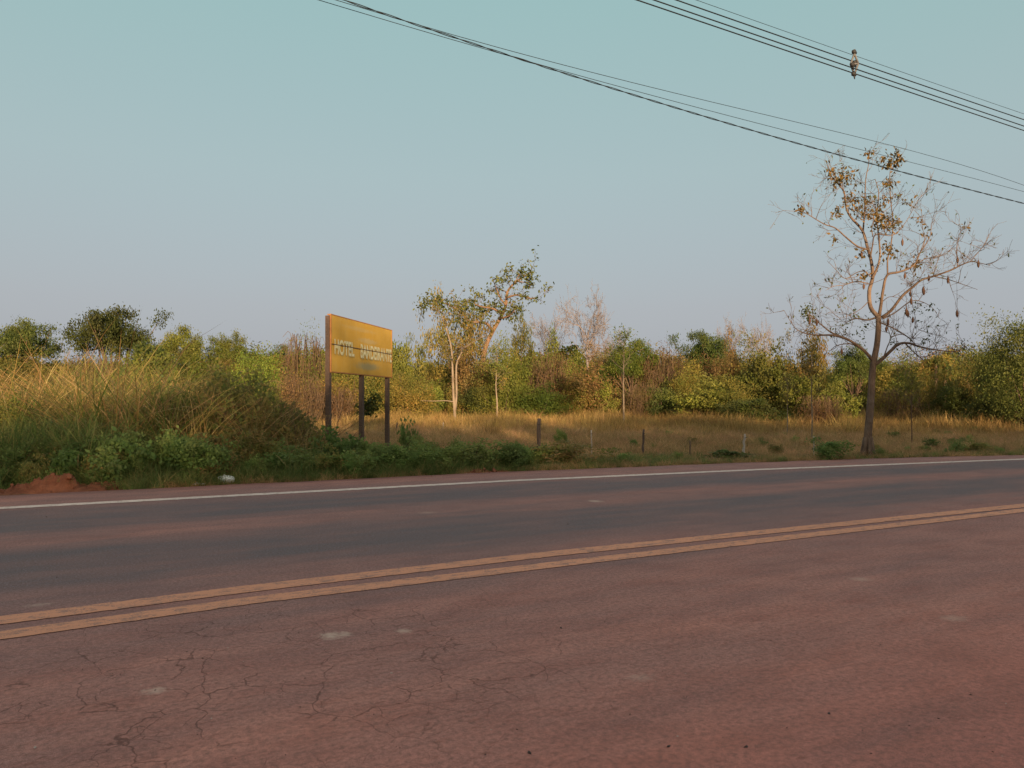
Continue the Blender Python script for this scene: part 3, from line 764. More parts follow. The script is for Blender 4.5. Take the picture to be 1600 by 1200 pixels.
# ------------------------------------------------------------------ bush and tree kinds
CACHE = {}
def bush_meshes(kind, seed, mn):
    """(foliage mesh, stem mesh) of a bush about 4 m wide and 4 m tall"""
    key = (kind, seed, mn)
    if key in CACHE: return CACHE[key]
    rg = np.random.default_rng(100 + seed * 7 + sum(map(ord, kind)))
    tb = Tubes()
    if kind == 'leafy':
        cl = crown_clumps(rg, 1.9, 1.9, 1.75, 2.1, 95, .45, rough=.5)
        cl[:, 2] = np.clip(cl[:, 2], .15, None)
        V, F, T = clump_leaves(rg, cl, 80, .28, .19, .65, .35, .55)
    elif kind == 'fine':
        cl = crown_clumps(rg, 1.9, 1.9, 1.85, 2.0, 130, .4, rough=.4)
        cl[:, 2] = np.clip(cl[:, 2], .1, None)
        V, F, T = clump_leaves(rg, cl, 75, .30, .125, .9, .3, .5)
    elif kind == 'feather':
        cl = crown_clumps(rg, 1.9, 1.9, 1.85, 2.0, 150, .4, rough=.3)
        cl[:, 2] = np.clip(cl[:, 2], .1, None)
        V, F, T = clump_leaves(rg, cl, 210, .28, .085, .8, .3, .45)
    elif kind == 'vine':
        cl = crown_clumps(rg, 1.6, 1.6, 2.0, 2.0, 80, .5, rough=.5)
        cl[:, 2] = np.clip(cl[:, 2], .2, None)
        n = len(cl); P = np.repeat(cl, 80, 0) + rg.normal(size=(n * 80, 3)) * np.array((.22, .22, .12))
        P[:, 2] -= np.abs(rg.normal(size=n * 80)) * .38
        P[:, 2] = np.maximum(P[:, 2], .05)
        V, F, T = leaves(P, .14 * rg.uniform(.6, 1.4, n * 80), rg, 1.1, .5, np.repeat(rg.random(n), 80) * .6 + rg.random(n * 80) * .4)
    else:                                               # tangle of dry stems with a few leaves left
        cl = crown_clumps(rg, 1.7, 1.7, 1.7, 1.9, 75, .3, rough=.5)
        cl[:, 2] = np.clip(cl[:, 2], .15, None)
        V, F, T = clump_leaves(rg, cl, 70, .36, .11, .9, .4, .42)
        for i in range(170):
            a = rg.random() * 6.28; r = 1.3 * math.sqrt(rg.random()); b = np.array((math.cos(a) * r, math.sin(a) * r, 0))
            a2 = a + rg.normal() * .9; R = rg.uniform(.5, 2.3); hh = rg.uniform(1.6, 4.0)
            top = np.array((math.cos(a2) * R * .8, math.sin(a2) * R * .8, hh)); end = np.array((math.cos(a2) * R * 1.15, math.sin(a2) * R * 1.15, hh * rg.uniform(.45, 1.0)))
            tb.add(smooth_path([b, b * .5 + top * .5 + rg.normal(size=3) * .25, top, end], 3), [.024 - .0016 * k for k in range(10)], 3, cap=False)
    for i in range(7 if kind != 'tangle' else 0):
        q = cl[rg.integers(len(cl))]; b = np.array((rg.normal() * .15, rg.normal() * .15, 0))
        tb.add(smooth_path([b, q * np.array((.35, .35, .5)) + rg.normal(size=3) * .12, q], 4), list(np.linspace(.05, .015, 9)), 4)
    zt, wt = np.percentile(V[:, 2], 98.5), np.percentile(np.hypot(V[:, 0], V[:, 1]), 96)
    k3 = np.array((2.0 / wt, 2.0 / wt, 3.95 / zt)); V = V * k3; tb.V = [q * k3 for q in tb.V]
    CACHE[key] = (mesh('%s_foliage' % kind, V, F, M[mn], T), tb.mesh('%s_stems' % kind, M['dry_twig'] if kind == 'tangle' else M['bark']))
    return CACHE[key]
SEED = [0]
def bush(label, u, vt, D, wpx, kind, mn, name='bush', cat='bush', group='bushes along the field edge', seed=None, z0=-.05):
    SEED[0] += 1; s = SEED[0] % 3 if seed is None else seed
    p = gnd(u, D, z0); h = at(u, vt, D)[2] - z0; wd = wpx / FPX * D
    fo, st = bush_meshes(kind, s, mn)
    o = thing(name, label, cat, p, group, rz=(SEED[0] * 2.399) % 6.28, scale=(wd / 4.0, wd / 4.0, h / 3.95))
    link('foliage', fo, o); link('stem', st, o)
    return o

def tree_meshes(kind, seed, leafm, barkm):
    key = ('tree', kind, seed, leafm, barkm)
    if key in CACHE: return CACHE[key]
    rg = np.random.default_rng(900 + seed * 13); tb = Tubes()
    if kind == 'broad':                                 # spreading crown, 10 m wide, 10 m tall
        cl = crown_clumps(rg, 4.6, 4.6, 2.5, 7.0, 90, .5, rough=.6, zmin=-.5)
        V, F, T = clump_leaves(rg, cl, 170, .55, .24, .5, .3, .55)
        tb.add(smooth_path([(0, 0, -.3), (.15, .1, 1.6), (.05, -.1, 3.4)], 4), list(np.linspace(.34, .22, 9)), 8)
        for i in range(16):
            q = cl[rg.integers(len(cl))]; a = np.array((.05, -.1, rg.uniform(2.6, 3.4)))
            tb.add(smooth_path([a, a * .55 + q * .45 + np.array((0, 0, -.5)) + rg.normal(size=3) * .3, q], 4), list(np.linspace(.15, .03, 9)), 5)
    elif kind == 'shade':                               # very dense crown down to low skirts
        cl = crown_clumps(rg, 4.4, 4.4, 4.2, 5.6, 150, .15, rough=.35)
        V, F, T = clump_leaves(rg, cl, 55, .85, .55, .8, .3, .6)
        tb.add([(0, 0, -.3), (.1, 0, 3), (0, 0, 6)], [.4, .3, .15], 8)
        for i in range(10):
            q = cl[rg.integers(len(cl))]; tb.add([(0, 0, 2.5 + i * .3), q * .5 + np.array((0, 0, 1.5)), q], [.16, .1, .03], 5)
    elif kind == 'bare':                                # leafless fan of fine twigs, 10 m tall
        tips = []
        tb.add(smooth_path([(0, 0, -.3), (.1, 0, 2.2), (-.05, .05, 4.6), (.1, 0, 5.4)], 4), list(np.linspace(.17, .10, 13)), 6)
        for i in range(9):
            a = i * 2.4; z = rg.uniform(3.6, 5.4)
            grow(tb, rg, (.02, .0, z), (math.cos(a), math.sin(a), .85), rg.uniform(1.5, 2.0), .075, 4, tips, .62, .10, (2, 3), 4, .0100, 4)
        P = np.array([t[0] for t in tips]); P = P[rg.random(len(P)) < .25]
        V, F, T = leaves(P, .09, rg, .2)
    else:                                               # slender: pale stem, thin open head, 8 m tall
        tips = []
        tb.add(smooth_path([(0, 0, -.3), (.06, .02, 2.0), (-.04, .05, 4.2), (.05, 0, 6.4), (.0, 0, 7.9)], 4), list(np.linspace(.085, .018, 17)), 6)
        for i in range(13):
            a = i * 2.4; z = rg.uniform(3.6, 7.6)
            grow(tb, rg, (0, .02, z), (math.cos(a), math.sin(a), .8), rg.uniform(.5, 1.1), .025, 2, tips, .6, .15, (2, 3), 3, .007, 4)
        P = np.array([t[0] for t in tips]); n = len(P)
        P = np.repeat(P, 4, 0) + rg.normal(size=(n * 4, 3)) * .12
        V, F, T = leaves(P, .16 * rg.uniform(.6, 1.3, n * 4), rg, .5, .5)
    zt = np.percentile(V[:, 2], 98.5); wt = np.percentile(np.hypot(V[:, 0], V[:, 1]), 96)
    if kind != 'slender':
        k3 = np.array((NAT[kind][0] / 2 / wt, NAT[kind][0] / 2 / wt, NAT[kind][1] / zt)); V = V * k3; tb.V = [q * k3 for q in tb.V]
    CACHE[key] = (mesh('%s_crown' % kind, V, F, M[leafm], T), tb.mesh('%s_trunk' % kind, M[barkm]))
    return CACHE[key]
NAT = {'broad': (10.0, 9.7), 'shade': (9.6, 10.0), 'bare': (7.5, 10.2), 'slender': (3.0, 8.0)}
def tree(label, u, vt, D, wpx, kind, leafm, barkm, name, group=None, seed=0, rz=0.0, crown=True):
    p = gnd(u, D, -.05); h = at(u, vt, D)[2] + .05; wd = wpx / FPX * D
    cr, tr = tree_meshes(kind, seed, leafm, barkm)
    o = thing(name, label, 'tree', p, group, rz=rz, scale=(wd / NAT[kind][0], wd / NAT[kind][0], h / NAT[kind][1]))
    link('trunk', tr, o)
    if crown: link('crown', cr, o)
    return o

# ------------------------------------------------------------------ far trees on the left skyline
tree('flat-topped dark green tree at the far left edge of the skyline', 32, 505, 88, 130, 'broad', 'dark_green', 'bark', 'broad_tree', 'skyline trees', 0)
tree('largest round dark green tree on the left skyline', 172, 484, 82, 142, 'broad', 'dark_green', 'bark', 'broad_tree', 'skyline trees', 1, 1.0)
tree('smaller lighter green tree right of the largest left skyline tree', 280, 514, 84, 92, 'broad', 'green', 'bark', 'broad_tree', 'skyline trees', 2, 2.0)
tree('low pale green round tree left of the signboard on the skyline', 357, 525, 92, 70, 'broad', 'green', 'bark', 'broad_tree', 'skyline trees', 0, 4.0)
tree('dark green round tree on the skyline right of centre', 1104, 522, 88, 100, 'broad', 'dark_green', 'bark', 'broad_tree', 'skyline trees', 1, 3.0)
tree('yellow-green leafy tree behind the straight pale sapling', 985, 536, 66, 88, 'broad', 'bright', 'bark', 'broad_tree', None, 2, .5)
tree('dark green tree half hidden behind the trunk of the big bare tree', 1335, 545, 62, 78, 'broad', 'dark_green', 'bark', 'broad_tree', None, 0, 2.6)
tree('small dark crown on the skyline left of the signboard post', 442, 543, 96, 60, 'broad', 'dark_green', 'bark', 'broad_tree', 'skyline trees', 1, 5.2)
# leafless trees
BG = 'leafless grey-pink trees'
tree('tallest leafless grey-pink tree, standing right of centre', 918, 458, 80, 92, 'bare', 'rust', 'pink_bark', 'bare_tree', BG, 0)
tree('leafless pale tree just left of the tallest leafless one', 858, 485, 92, 70, 'bare', 'rust', 'pink_bark', 'bare_tree', BG, 1, 1.2)
tree('short leafless tree just right of the tallest leafless one', 962, 520, 90, 62, 'bare', 'rust', 'pink_bark', 'bare_tree', BG, 2, 2.2)
tree('small faint leafless tree above the dark round skyline tree', 1140, 501, 100, 46, 'bare', 'rust', 'pink_bark', 'bare_tree', BG, 1, 3.2)
tree('wide faint leafless tree left of the big bare tree', 1187, 499, 96, 60, 'bare', 'rust', 'pink_bark', 'bare_tree', BG, 0, 4.4)
# slender pale stems in front of the thicket
SG = 'slender pale saplings at the edge of the thicket'
tree('thin pale sapling right of the forked pale tree', 776, 545, 56, 60, 'slender', 'olive', 'pale_bark', 'sapling', SG, 0)
tree('straight pale sapling in front of the yellow-green tree', 975, 525, 46, 62, 'slender', 'bright', 'pale_bark', 'sapling', SG, 1, 1.0)
tree('second thin pale stem close beside the tallest leafless tree', 930, 545, 74, 40, 'slender', 'rust', 'pale_bark', 'sapling', SG, 0, 2.0)
tree('thin pale stem left of the yellow-green tree', 943, 548, 70, 40, 'slender', 'rust', 'pale_bark', 'sapling', SG, 1, 3.0)
tree('thin sapling in the shaded grass below the golden vine column', 1230, 590, 33, 38, 'slender', 'olive', 'pale_bark', 'sapling', SG, 1, 4.0)
tree('taller thin sapling left of the big bare tree trunk', 1268, 540, 30, 46, 'slender', 'olive', 'pale_bark', 'sapling', SG, 0, 5.0)
tree('dark thin sapling in the grass right of the big bare tree trunk', 1425, 590, 28, 42, 'slender', 'green', 'bark', 'sapling', SG, 1, .6)

# ------------------------------------------------------------------ the thicket, bush by bush
bush('olive brush behind the tall grass at the left edge', 45, 560, 58, 150, 'fine', 'olive')
bush('brownish brush below the largest left skyline tree', 150, 556, 60, 120, 'tangle', 'olive')
bush('green bush below the smaller lighter skyline tree', 250, 552, 58, 130, 'leafy', 'green')
bush('yellow-green brush behind the right end of the tall grass', 330, 548, 52, 120, 'fine', 'bright')
bush('dark bush between two left skyline trees', 232, 540, 74, 90, 'leafy', 'dark_green')
bush('bright green bush left of the signboard post', 400, 552, 50, 100, 'fine', 'bright')
bush('mixed brown and green bush with wispy top left of the signboard', 480, 527, 56, 92, 'tangle', 'olive')
bush('reddish brown dry tangle low to the left of the signboard post', 470, 585, 46, 100, 'tangle', 'rust')
bush('olive bush seen under the signboard between its posts', 545, 572, 54, 120, 'fine', 'olive')
bush('rust-coloured low brush under the signboard', 520, 606, 50, 90, 'tangle', 'rust')
bush('green bush just right of the signboard edge', 622, 540, 62, 66, 'leafy', 'green')
bush('olive-brown brush right of the signboard at grass level', 640, 585, 54, 90, 'fine', 'olive')
bush('tall yellowish curtain of vines left of the forked pale tree', 682, 472, 68, 84, 'vine', 'golden', 'vine_column', 'vine tree')
bush('olive vine-hung mass behind the forked pale tree', 728, 482, 70, 80, 'vine', 'olive', 'vine_column', 'vine tree')
bush('reddish brush around the forked pale tree stems', 735, 535, 62, 90, 'fine', 'rust')
bush('small green bush left of the forked pale tree foot', 672, 602, 58, 54, 'leafy', 'green')
bush('dark bush right of the forked pale tree foot', 745, 606, 60, 60, 'leafy', 'dark_green')
bush('tall olive vine column right of the leaning tree', 812, 497, 66, 54, 'vine', 'olive', 'vine_column', 'vine tree')
bush('green bush below the leaning tree', 788, 536, 60, 86, 'fine', 'green')
bush('reddish dry tangle right of the olive vine column', 862, 552, 62, 76, 'tangle', 'rust')
bush('small bright crown behind the reddish tangle', 866, 530, 70, 46, 'leafy', 'green')
bush('low yellow-green bush in front of the reddish tangle', 850, 602, 58, 104, 'fine', 'bright')
bush('dark hollow bush left of the reddish tangle', 832, 570, 68, 50, 'leafy', 'dark_green')
bush('brown-green brush at the foot of the tallest leafless tree', 912, 585, 64, 76, 'tangle', 'olive')
bush('green brush behind the tallest leafless tree', 895, 555, 76, 70, 'fine', 'green')
bush('orange-brown dry bush right of the yellow-green tree', 1032, 545, 66, 96, 'tangle', 'rust')
bush('pinkish dry brush low beside the straight pale sapling', 1002, 598, 58, 60, 'tangle', 'rust')
bush('olive-brown brush below the dark round skyline tree', 1076, 572, 62, 84, 'fine', 'olive')
bush('dark green low bush behind the golden grass', 1032, 608, 58, 70, 'leafy', 'dark_green')
bush('broad fresh green bush at the golden grass edge', 1102, 597, 54, 96, 'leafy', 'green')
bush('rusty vines hanging at the right of the dark round tree', 1140, 524, 70, 44, 'vine', 'rust', 'vine_column', 'vine tree')
bush('olive domed bush under the wide faint leafless tree', 1180, 536, 70, 110, 'fine', 'olive')
bush('domed green bush with a dark underside left of the vine column', 1186, 556, 56, 92, 'leafy', 'green')
bush('olive brush in front of the domed green bush', 1150, 598, 52, 90, 'fine', 'olive')
bush('dark shaded bush at the end of the golden grass strip', 1168, 625, 48, 90, 'leafy', 'dark_green')
bush('tall golden vine column left of the big bare tree', 1266, 520, 58, 76, 'vine', 'golden', 'vine_column', 'vine tree')
bush('pale olive vines left of the golden vine column', 1222, 533, 62, 60, 'vine', 'olive', 'vine_column', 'vine tree')
bush('green low bush under the golden vine column', 1252, 588, 50, 80, 'leafy', 'green')
bush('fresh green bush left of the big bare tree trunk', 1308, 598, 50, 70, 'leafy', 'green')
bush('brown dry brush at the foot of the golden vine column', 1285, 618, 46, 70, 'tangle', 'rust')
bush('olive bush right behind the big bare tree trunk', 1402, 557, 60, 96, 'fine', 'olive')
bush('green-brown brush low to the right of the big bare tree trunk', 1412, 604, 50, 90, 'tangle', 'olive')
bush('olive bush under the dead palms', 1472, 578, 50, 84, 'fine', 'olive')
bush('dark bush dotted with pale leaves near the right edge', 1492, 606, 48, 70, 'leafy', 'dark_green')
bush('golden bush left of the feathery tree at the right edge', 1528, 565, 58, 90, 'fine', 'golden')
bush('dark low bush against the feathery tree', 1542, 622, 42, 70, 'leafy', 'dark_green')
bush('feathery dark green tree filling the right edge of the picture', 1600, 506, 40, 165, 'feather', 'dark_green', 'feathery_tree', 'tree', 'trees at the right edge')
bush('second green bush behind the feathery tree', 1572, 548, 46, 105, 'feather', 'green', 'feathery_tree', 'tree', 'trees at the right edge')
# pale leaf sprays on the dark bush near the right edge
# far mass behind the bushes one can tell apart
rg = np.random.default_rng(77)
pts, scs = [], []
for i in range(330):
    D = rg.uniform(78, 125); u = rg.uniform(-160, 1760)
    top = 572 + rg.normal() * 7 + 8 * math.sin(u * .011)
    h = at(u, top, D)[2]
    pts.append(gnd(u, D, -.1)); s = h / 3.95; k = rg.uniform(1.0, 1.7)
    scs.append((s * k, s * k, s))
protos = [bush_meshes(k, s, m_)[0] for k, s, m_ in (('fine', 0, 'olive'), ('leafy', 1, 'green'), ('fine', 2, 'rust'), ('fine', 1, 'green'), ('leafy', 2, 'green'), ('fine', 2, 'olive'))]
scatter('thicket', 'dense far scrub forming one olive and brown mass behind the field', 'scrub', pts, np.array(scs), protos, 5, .05)
# dark brush that fills the space between the front bushes
pts, scs = [], []
for i in range(230):
    D = rg.uniform(60, 78); u = rg.uniform(-120, 1720)
    h = at(u, 598 + rg.normal() * 9, D)[2]; s = h / 3.95; k = rg.uniform(.9, 1.5)
    pts.append(gnd(u, D, -.1)); scs.append((s * k, s * k, s))
scatter('undergrowth', 'low tangled undergrowth filling the gaps between the field-edge bushes', 'undergrowth', pts, np.array(scs), protos, 6, .05)

# ------------------------------------------------------------------ forked pale tree and leaning tree (centre)
def px_tree(root, limbs, D, s, o, tb, sides=6):
    """limbs: list of (crop points, r0, r1, depth drift)"""
    ends = []
    for pts, r0, r1, dd in limbs:
        n = len(pts)
        P = [at(o[0] + x * s, o[1] + y * s, D + dd * i / max(1, n - 1)) - root for i, (x, y) in enumerate(pts)]
        Q = smooth_path(P, 4)
        tb.add(Q, list(np.linspace(r0, r1, len(Q))), sides)
        ends.append(Q)
    return ends
def forked():
    D = 52; rg = np.random.default_rng(12); base = gnd(711, D, 0)
    o = thing('forked_tree', 'slim pale forked tree lit orange, rising from the golden grass', 'tree', base)
    tb = Tubes(); s, og = .2833, (600, 400)
    E_ = px_tree(base, [([(390, 930), (390, 860), (383, 760), (378, 620), (370, 500), (340, 390), (322, 330)], .115, .035, 0),
                        ([(392, 850), (400, 760), (398, 640), (405, 580), (440, 510), (470, 440), (478, 380)], .09, .03, 1.5),
                        ([(388, 805), (340, 798), (280, 800), (205, 798)], .045, .012, -1), ([(440, 510), (500, 470), (560, 440)], .05, .02, -1)], D, s, og, tb)
    link('trunk', tb.mesh('forked_trunk', M['pale_bark']), o)
    tw = Tubes(); tips = []
    for Q in (E_[0], E_[1], E_[3]):
        for k in range(len(Q) // 2, len(Q), 2):
            grow(tw, rg, Q[k], (rg.normal(), rg.normal(), .5), rg.uniform(.6, 1.3), .025, 2, tips, .6, .1, (1, 3), 3, .008, 4)
    tag(link('twigs', tw.mesh('forked_twigs', M['pale_bark']), o), kind='stuff')
    P = np.array([t[0] for t in tips]); n = len(P); P = np.repeat(P, 3, 0) + rg.normal(size=(n * 3, 3)) * .15
    V, F, T = leaves(P, .2, rg, .6); link('crown', mesh('forked_leaves', V, F, M['golden'], T), o)
forked()
def leaning():
    D = 66; rg = np.random.default_rng(21); base = gnd(752, D, 0)
    o = thing('leaning_tree', 'tall orange-barked tree leaning right with sparse clumps of dark leaves', 'tree', base)
    tb = Tubes(); s, og = .2833, (600, 400)
    E_ = px_tree(base, [([(525, 850), (545, 600), (562, 498), (600, 415), (648, 330), (672, 270), (680, 200), (720, 150), (770, 115), (815, 90)], .26, .05, 1.0),
                        ([(655, 320), (600, 290), (540, 280), (500, 265)], .12, .04, -1.5), ([(672, 270), (640, 230), (620, 180), (600, 130)], .10, .03, 1),
                        ([(680, 230), (730, 215), (790, 230), (845, 238)], .09, .03, -1), ([(600, 415), (560, 370), (470, 360), (420, 300)], .15, .05, -2),
                        ([(640, 345), (690, 330), (720, 300)], .09, .03, -1.5), ([(735, 140), (790, 150), (810, 180)], .05, .02, .5),
                        ([(470, 360), (440, 330), (380, 280), (300, 250)], .1, .04, -1), ([(720, 150), (740, 110), (760, 85)], .04, .015, 0)], D, s, og, tb)
    link('trunk', tb.mesh('leaning_trunk', M['orange_bark']), o)
    tw = Tubes(); tips = []
    for Q in E_:
        for k in range(len(Q) // 2, len(Q)):
            if rg.random() < .65: grow(tw, rg, Q[k], (rg.normal(), rg.normal(), .5), rg.uniform(.5, 1.2), .028, 2, tips, .6, .12, (1, 2), 3, .010, 4)
    tag(link('twigs', tw.mesh('leaning_twigs', M['bark']), o), kind='stuff')
    P = [t[0] for t in tips]
    P = np.array(P); P = P[rg.random(len(P)) < .6]; n = len(P); P = np.repeat(P, 3, 0) + rg.normal(size=(n * 3, 3)) * .18
    cl = []
    for x, y, r in ((250, 255, 1.0), (330, 280, .8), (440, 280, 1.0), (470, 250, .7), (540, 290, .8), (560, 305, .6), (640, 280, .8), (700, 300, .9), (690, 335, .6), (740, 290, .6), (410, 350, .6), (590, 275, .5), (290, 235, .6), (210, 280, .6), (520, 210, .35), (610, 125, .4), (650, 130, .35), (730, 140, .3), (790, 160, .4), (760, 85, .3), (848, 125, .3), (848, 237, .3), (820, 90, .3), (800, 235, .3)):
        c = at(og[0] + x * s, og[1] + y * s, D - .3 + rg.normal() * .8) - base
        m_ = int(130 * r * r) + 8
        cl.append(c + rg.normal(size=(m_, 3)) * np.array((.42, .42, .36)) * r)
    P = np.concatenate([P] + cl)
    V, F, T = leaves(P, .27 * rg.uniform(.6, 1.3, len(P)), rg, .6, .55); link('crown', mesh('leaning_leaves', V, F, M['dark_green'], T), o)
leaning()

# ------------------------------------------------------------------ big half-bare tree at the right
def big_tree():
    D = 22.0; rg = np.random.default_rng(33); base = gnd(1356, D, 0); base[2] = float(ground_h(base[0], base[1]))
    o = thing('half_bare_tree', 'tall half-bare tree with hanging brown pods beside the road at the right', 'tree', base)
    tb = Tubes()
    A, s7, o7 = 'a', .25, (1220, 220); s6, o6 = .25, (1200, 440)
    tr = px_tree(base, [([(622, 1130), (622, 1060), (625, 960), (636, 820), (645, 700), (650, 600), (660, 500), (680, 400), (690, 290), (690, 215)], .118, .070, 0)], D, s6, o6, tb, 12)
    # root flare
    for k in range(6):
        a = k * 1.05; tb.add(smooth_path([np.array((math.cos(a) * .24, math.sin(a) * .24, -.12)), np.array((math.cos(a) * .14, math.sin(a) * .14, .10)), np.array((math.cos(a) * .08, math.sin(a) * .08, .55))], 3), [.09, .08, .075, .07, .065, .06, .05], 6)
    L7 = [([(605, 1095), (562, 1040), (553, 940), (575, 850), (565, 750), (540, 660), (510, 560), (440, 480), (410, 420), (395, 320), (350, 260), (310, 210), (285, 130)], .105, .012, .6),
          ([(545, 680), (480, 660), (410, 605), (340, 545), (270, 520), (170, 460), (110, 430)], .045, .010, -1.2),
          ([(572, 860), (600, 800), (620, 720), (612, 600), (600, 480), (612, 330), (590, 240)], .065, .010, 1.2),
          ([(560, 730), (575, 640), (582, 600), (612, 582), (700, 590), (780, 510), (850, 380)], .035, .007, -.8),
          ([(515, 560), (525, 420), (530, 250), (548, 150), (555, 70)], .040, .006, .5),
          ([(560, 850), (520, 815), (470, 825), (400, 860), (330, 790), (290, 750)], .030, .006, .8),
          ([(548, 892), (470, 880), (400, 900), (330, 910), (280, 935)], .030, .006, -.8),
          ([(615, 1095), (627, 1020), (640, 930), (665, 840), (740, 820), (830, 780), (870, 700), (910, 640), (945, 570)], .080, .010, -1.0),
          ([(668, 840), (668, 740), (690, 640), (700, 520), (690, 390), (680, 250), (690, 160)], .040, .008, .9),
          ([(630, 1105), (690, 1060), (760, 970), (830, 910), (880, 870), (960, 845), (1060, 810), (1130, 775), (1190, 755), (1250, 765), (1310, 780)], .075, .008, -1.6),
          ([(960, 848), (1050, 868), (1130, 895), (1230, 930)], .025, .006, -.6), ([(1105, 785), (1100, 680), (1118, 580), (1150, 540)], .022, .005, .4),
          ([(1185, 755), (1240, 690), (1290, 635)], .020, .005, .3), ([(640, 1112), (720, 1070), (800, 1010), (860, 1000), (930, 1030), (975, 1075)], .035, .006, 1.0),
          ([(830, 780), (900, 740), (990, 720), (1060, 690)], .025, .005, .6), ([(575, 600), (570, 540), (600, 480), (650, 440)], .022, .006, -.3),
          ([(870, 700), (900, 600), (870, 520)], .018, .005, .5), ([(552, 1000), (500, 1050), (430, 1090), (370, 1110)], .022, .005, -.7),
          ([(820, 1010), (840, 1100), (860, 1180)], .014, .004, .3), ([(630, 1010), (680, 975), (760, 985)], .02, .006, -.4), ([(950, 850), (970, 780), (1010, 680)], .018, .005, .5)]
    L7 = [(p_, a_ * .60, b_ * .8, d_) for p_, a_, b_, d_ in L7]
    E7 = px_tree(base, L7, D, s7, o7, tb, 7)
    L6 = [([(662, 525), (720, 478), (770, 430), (820, 390), (880, 385), (960, 410), (1060, 428), (1170, 435), (1250, 400)], .055, .006, -1.2),
          ([(650, 490), (610, 440), (560, 400), (490, 358), (400, 335), (320, 335), (240, 325), (170, 290), (100, 180)], .050, .005, -1.0),
          ([(490, 356), (400, 320), (340, 275), (300, 240), (262, 205)], .028, .008, -.5), ([(720, 480), (745, 410), (765, 345), (730, 250)], .022, .005, .8),
          ([(600, 430), (520, 390), (430, 400), (380, 440)], .022, .005, .6), ([(770, 345), (840, 330), (900, 370)], .016, .005, .4), ([(860, 388), (910, 440), (960, 480), (980, 500)], .020, .005, -.5),
          ([(690, 220), (620, 240), (560, 230), (500, 250), (440, 300)], .03, .005, .7), ([(690, 250), (800, 300), (880, 350), (930, 400)], .022, .005, -.6)]
    E6 = px_tree(base, L6, D, s6, o6, tb, 6)
    link('trunk', tb.mesh('big_trunk', M['big_bark']), o)
    tw = Tubes(); tips = []
    for Q in E7 + E6:
        for k in range(max(3, len(Q) // 3), len(Q)):
            if rg.random() < .46:
                dq = Q[k] - Q[k - 1]; dq /= np.linalg.norm(dq) + 1e-9
                grow(tw, rg, Q[k], dq * .5 + rg.normal(size=3) * .7 + np.array((0, 0, .25)), rg.uniform(.24, .60), .010, 2, tips, .6, .08, (2, 3), 3, .0034, 4)
    tag(link('twigs', tw.mesh('big_twigs', M['big_bark']), o), kind='stuff')
    # drying leaf clusters
    cl = []
    def cluster(sx, sy, sg, og, r, n):
        c = at(og[0] + sx * sg, og[1] + sy * sg, D + rg.normal() * .4) - base
        cl.append(c + rg.normal(size=(int(n * 1.5), 3)) * r * .9)
    for x, y, r, n in ((120, 440, .09, 22), (400, 225, .16, 70), (340, 250, .12, 30), (310, 190, .10, 22), (690, 150, .13, 46), (725, 105, .13, 46), (550, 75, .09, 16), (680, 270, .11, 36), (360, 440, .12, 34), (530, 455, .14, 50), (435, 370, .16, 46), (525, 370, .13, 36), (640, 375, .14, 40), (625, 510, .17, 60), (690, 520, .18, 70), (660, 670, .13, 34), (685, 690, .1, 20), (820, 770, .16, 46), (335, 610, .08, 16), (515, 850, .1, 20), (500, 700, .1, 14), (905, 580, .1, 14), (1150, 540, .08, 10), (600, 450, .1, 24), (460, 430, .1, 20), (860, 490, .1, 14), (730, 350, .08, 8), (800, 380, .12, 12), (640, 110, .09, 16)):
        cluster(x, y, s7, o7, r * .9, n)
    P = np.concatenate(cl); V, F, T = leaves(P, .115 * rg.uniform(.6, 1.3, len(P)), rg, .6, .5)
    link('dry_leaves', mesh('big_dry_leaves', V, F, M['tree_dry_leaf'], T), o)
    cl = []
    cluster(245, 195, s6, o6, .12, 70); cluster(265, 235, s6, o6, .1, 30); cluster(255, 165, s6, o6, .08, 24); cluster(790, 380, s6, o6, .09, 22); cluster(1225, 402, s6, o6, .12, 22); cluster(1180, 430, s6, o6, .08, 10)
    for x, y in ((450, 300), (480, 260), (540, 180), (530, 220), (590, 290), (610, 260), (560, 330), (420, 310), (700, 90), (880, 185), (1030, 140), (965, 185), (970, 375), (590, 370)): cluster(x, y, s6, o6, .09, 9)
    P = np.concatenate(cl)
    tp = np.array([t[0] for t in tips]); tp = tp[rg.random(len(tp)) < .10]
    P = np.concatenate([P, tp]); V, F, T = leaves(P, .10 * rg.uniform(.5, 1.2, len(P)), rg, .7, .5)
    link('green_leaves', mesh('big_green_leaves', V, F, M['dark_green'], T), o)
    # hanging pods
    pod = Tubes(); pod.add([(0, 0, 0), (0, 0, -.05), (.005, 0, -.10), (0, 0, -.19), (0, 0, -.24)], [.006, .022, .042, .035, .008], 7)
    pm = pod.mesh('seed_pod', M['pod'])
    pods = [(1100, 1080, s7, o7, .95), (760, 635, s7, o7, 0), (1105, 750, s7, o7, 0), (1235, 770, s7, o7, 0), (1045, 870, s7, o7, 0), (775, 850, s7, o7, 0), (785, 1070, s7, o7, .1), (505, 710, s7, o7, 0), (815, 1000, s7, o7, 0), (890, 935, s7, o7, 0), (670, 1130, s7, o7, 0), (795, 1085, s7, o7, 0), (925, 860, s7, o7, 0),
            (460, 440, s6, o6, .15), (750, 255, s6, o6, .05), (740, 300, s6, o6, .1), (865, 185, s6, o6, .1), (305, 255, s6, o6, 0), (260, 250, s6, o6, 0), (598, 35, s6, o6, 0), (1183, 200, s6, o6, .6), (975, 60, s6, o6, 0), (890, 80, s6, o6, 0), (905, 245, s6, o6, .1)]
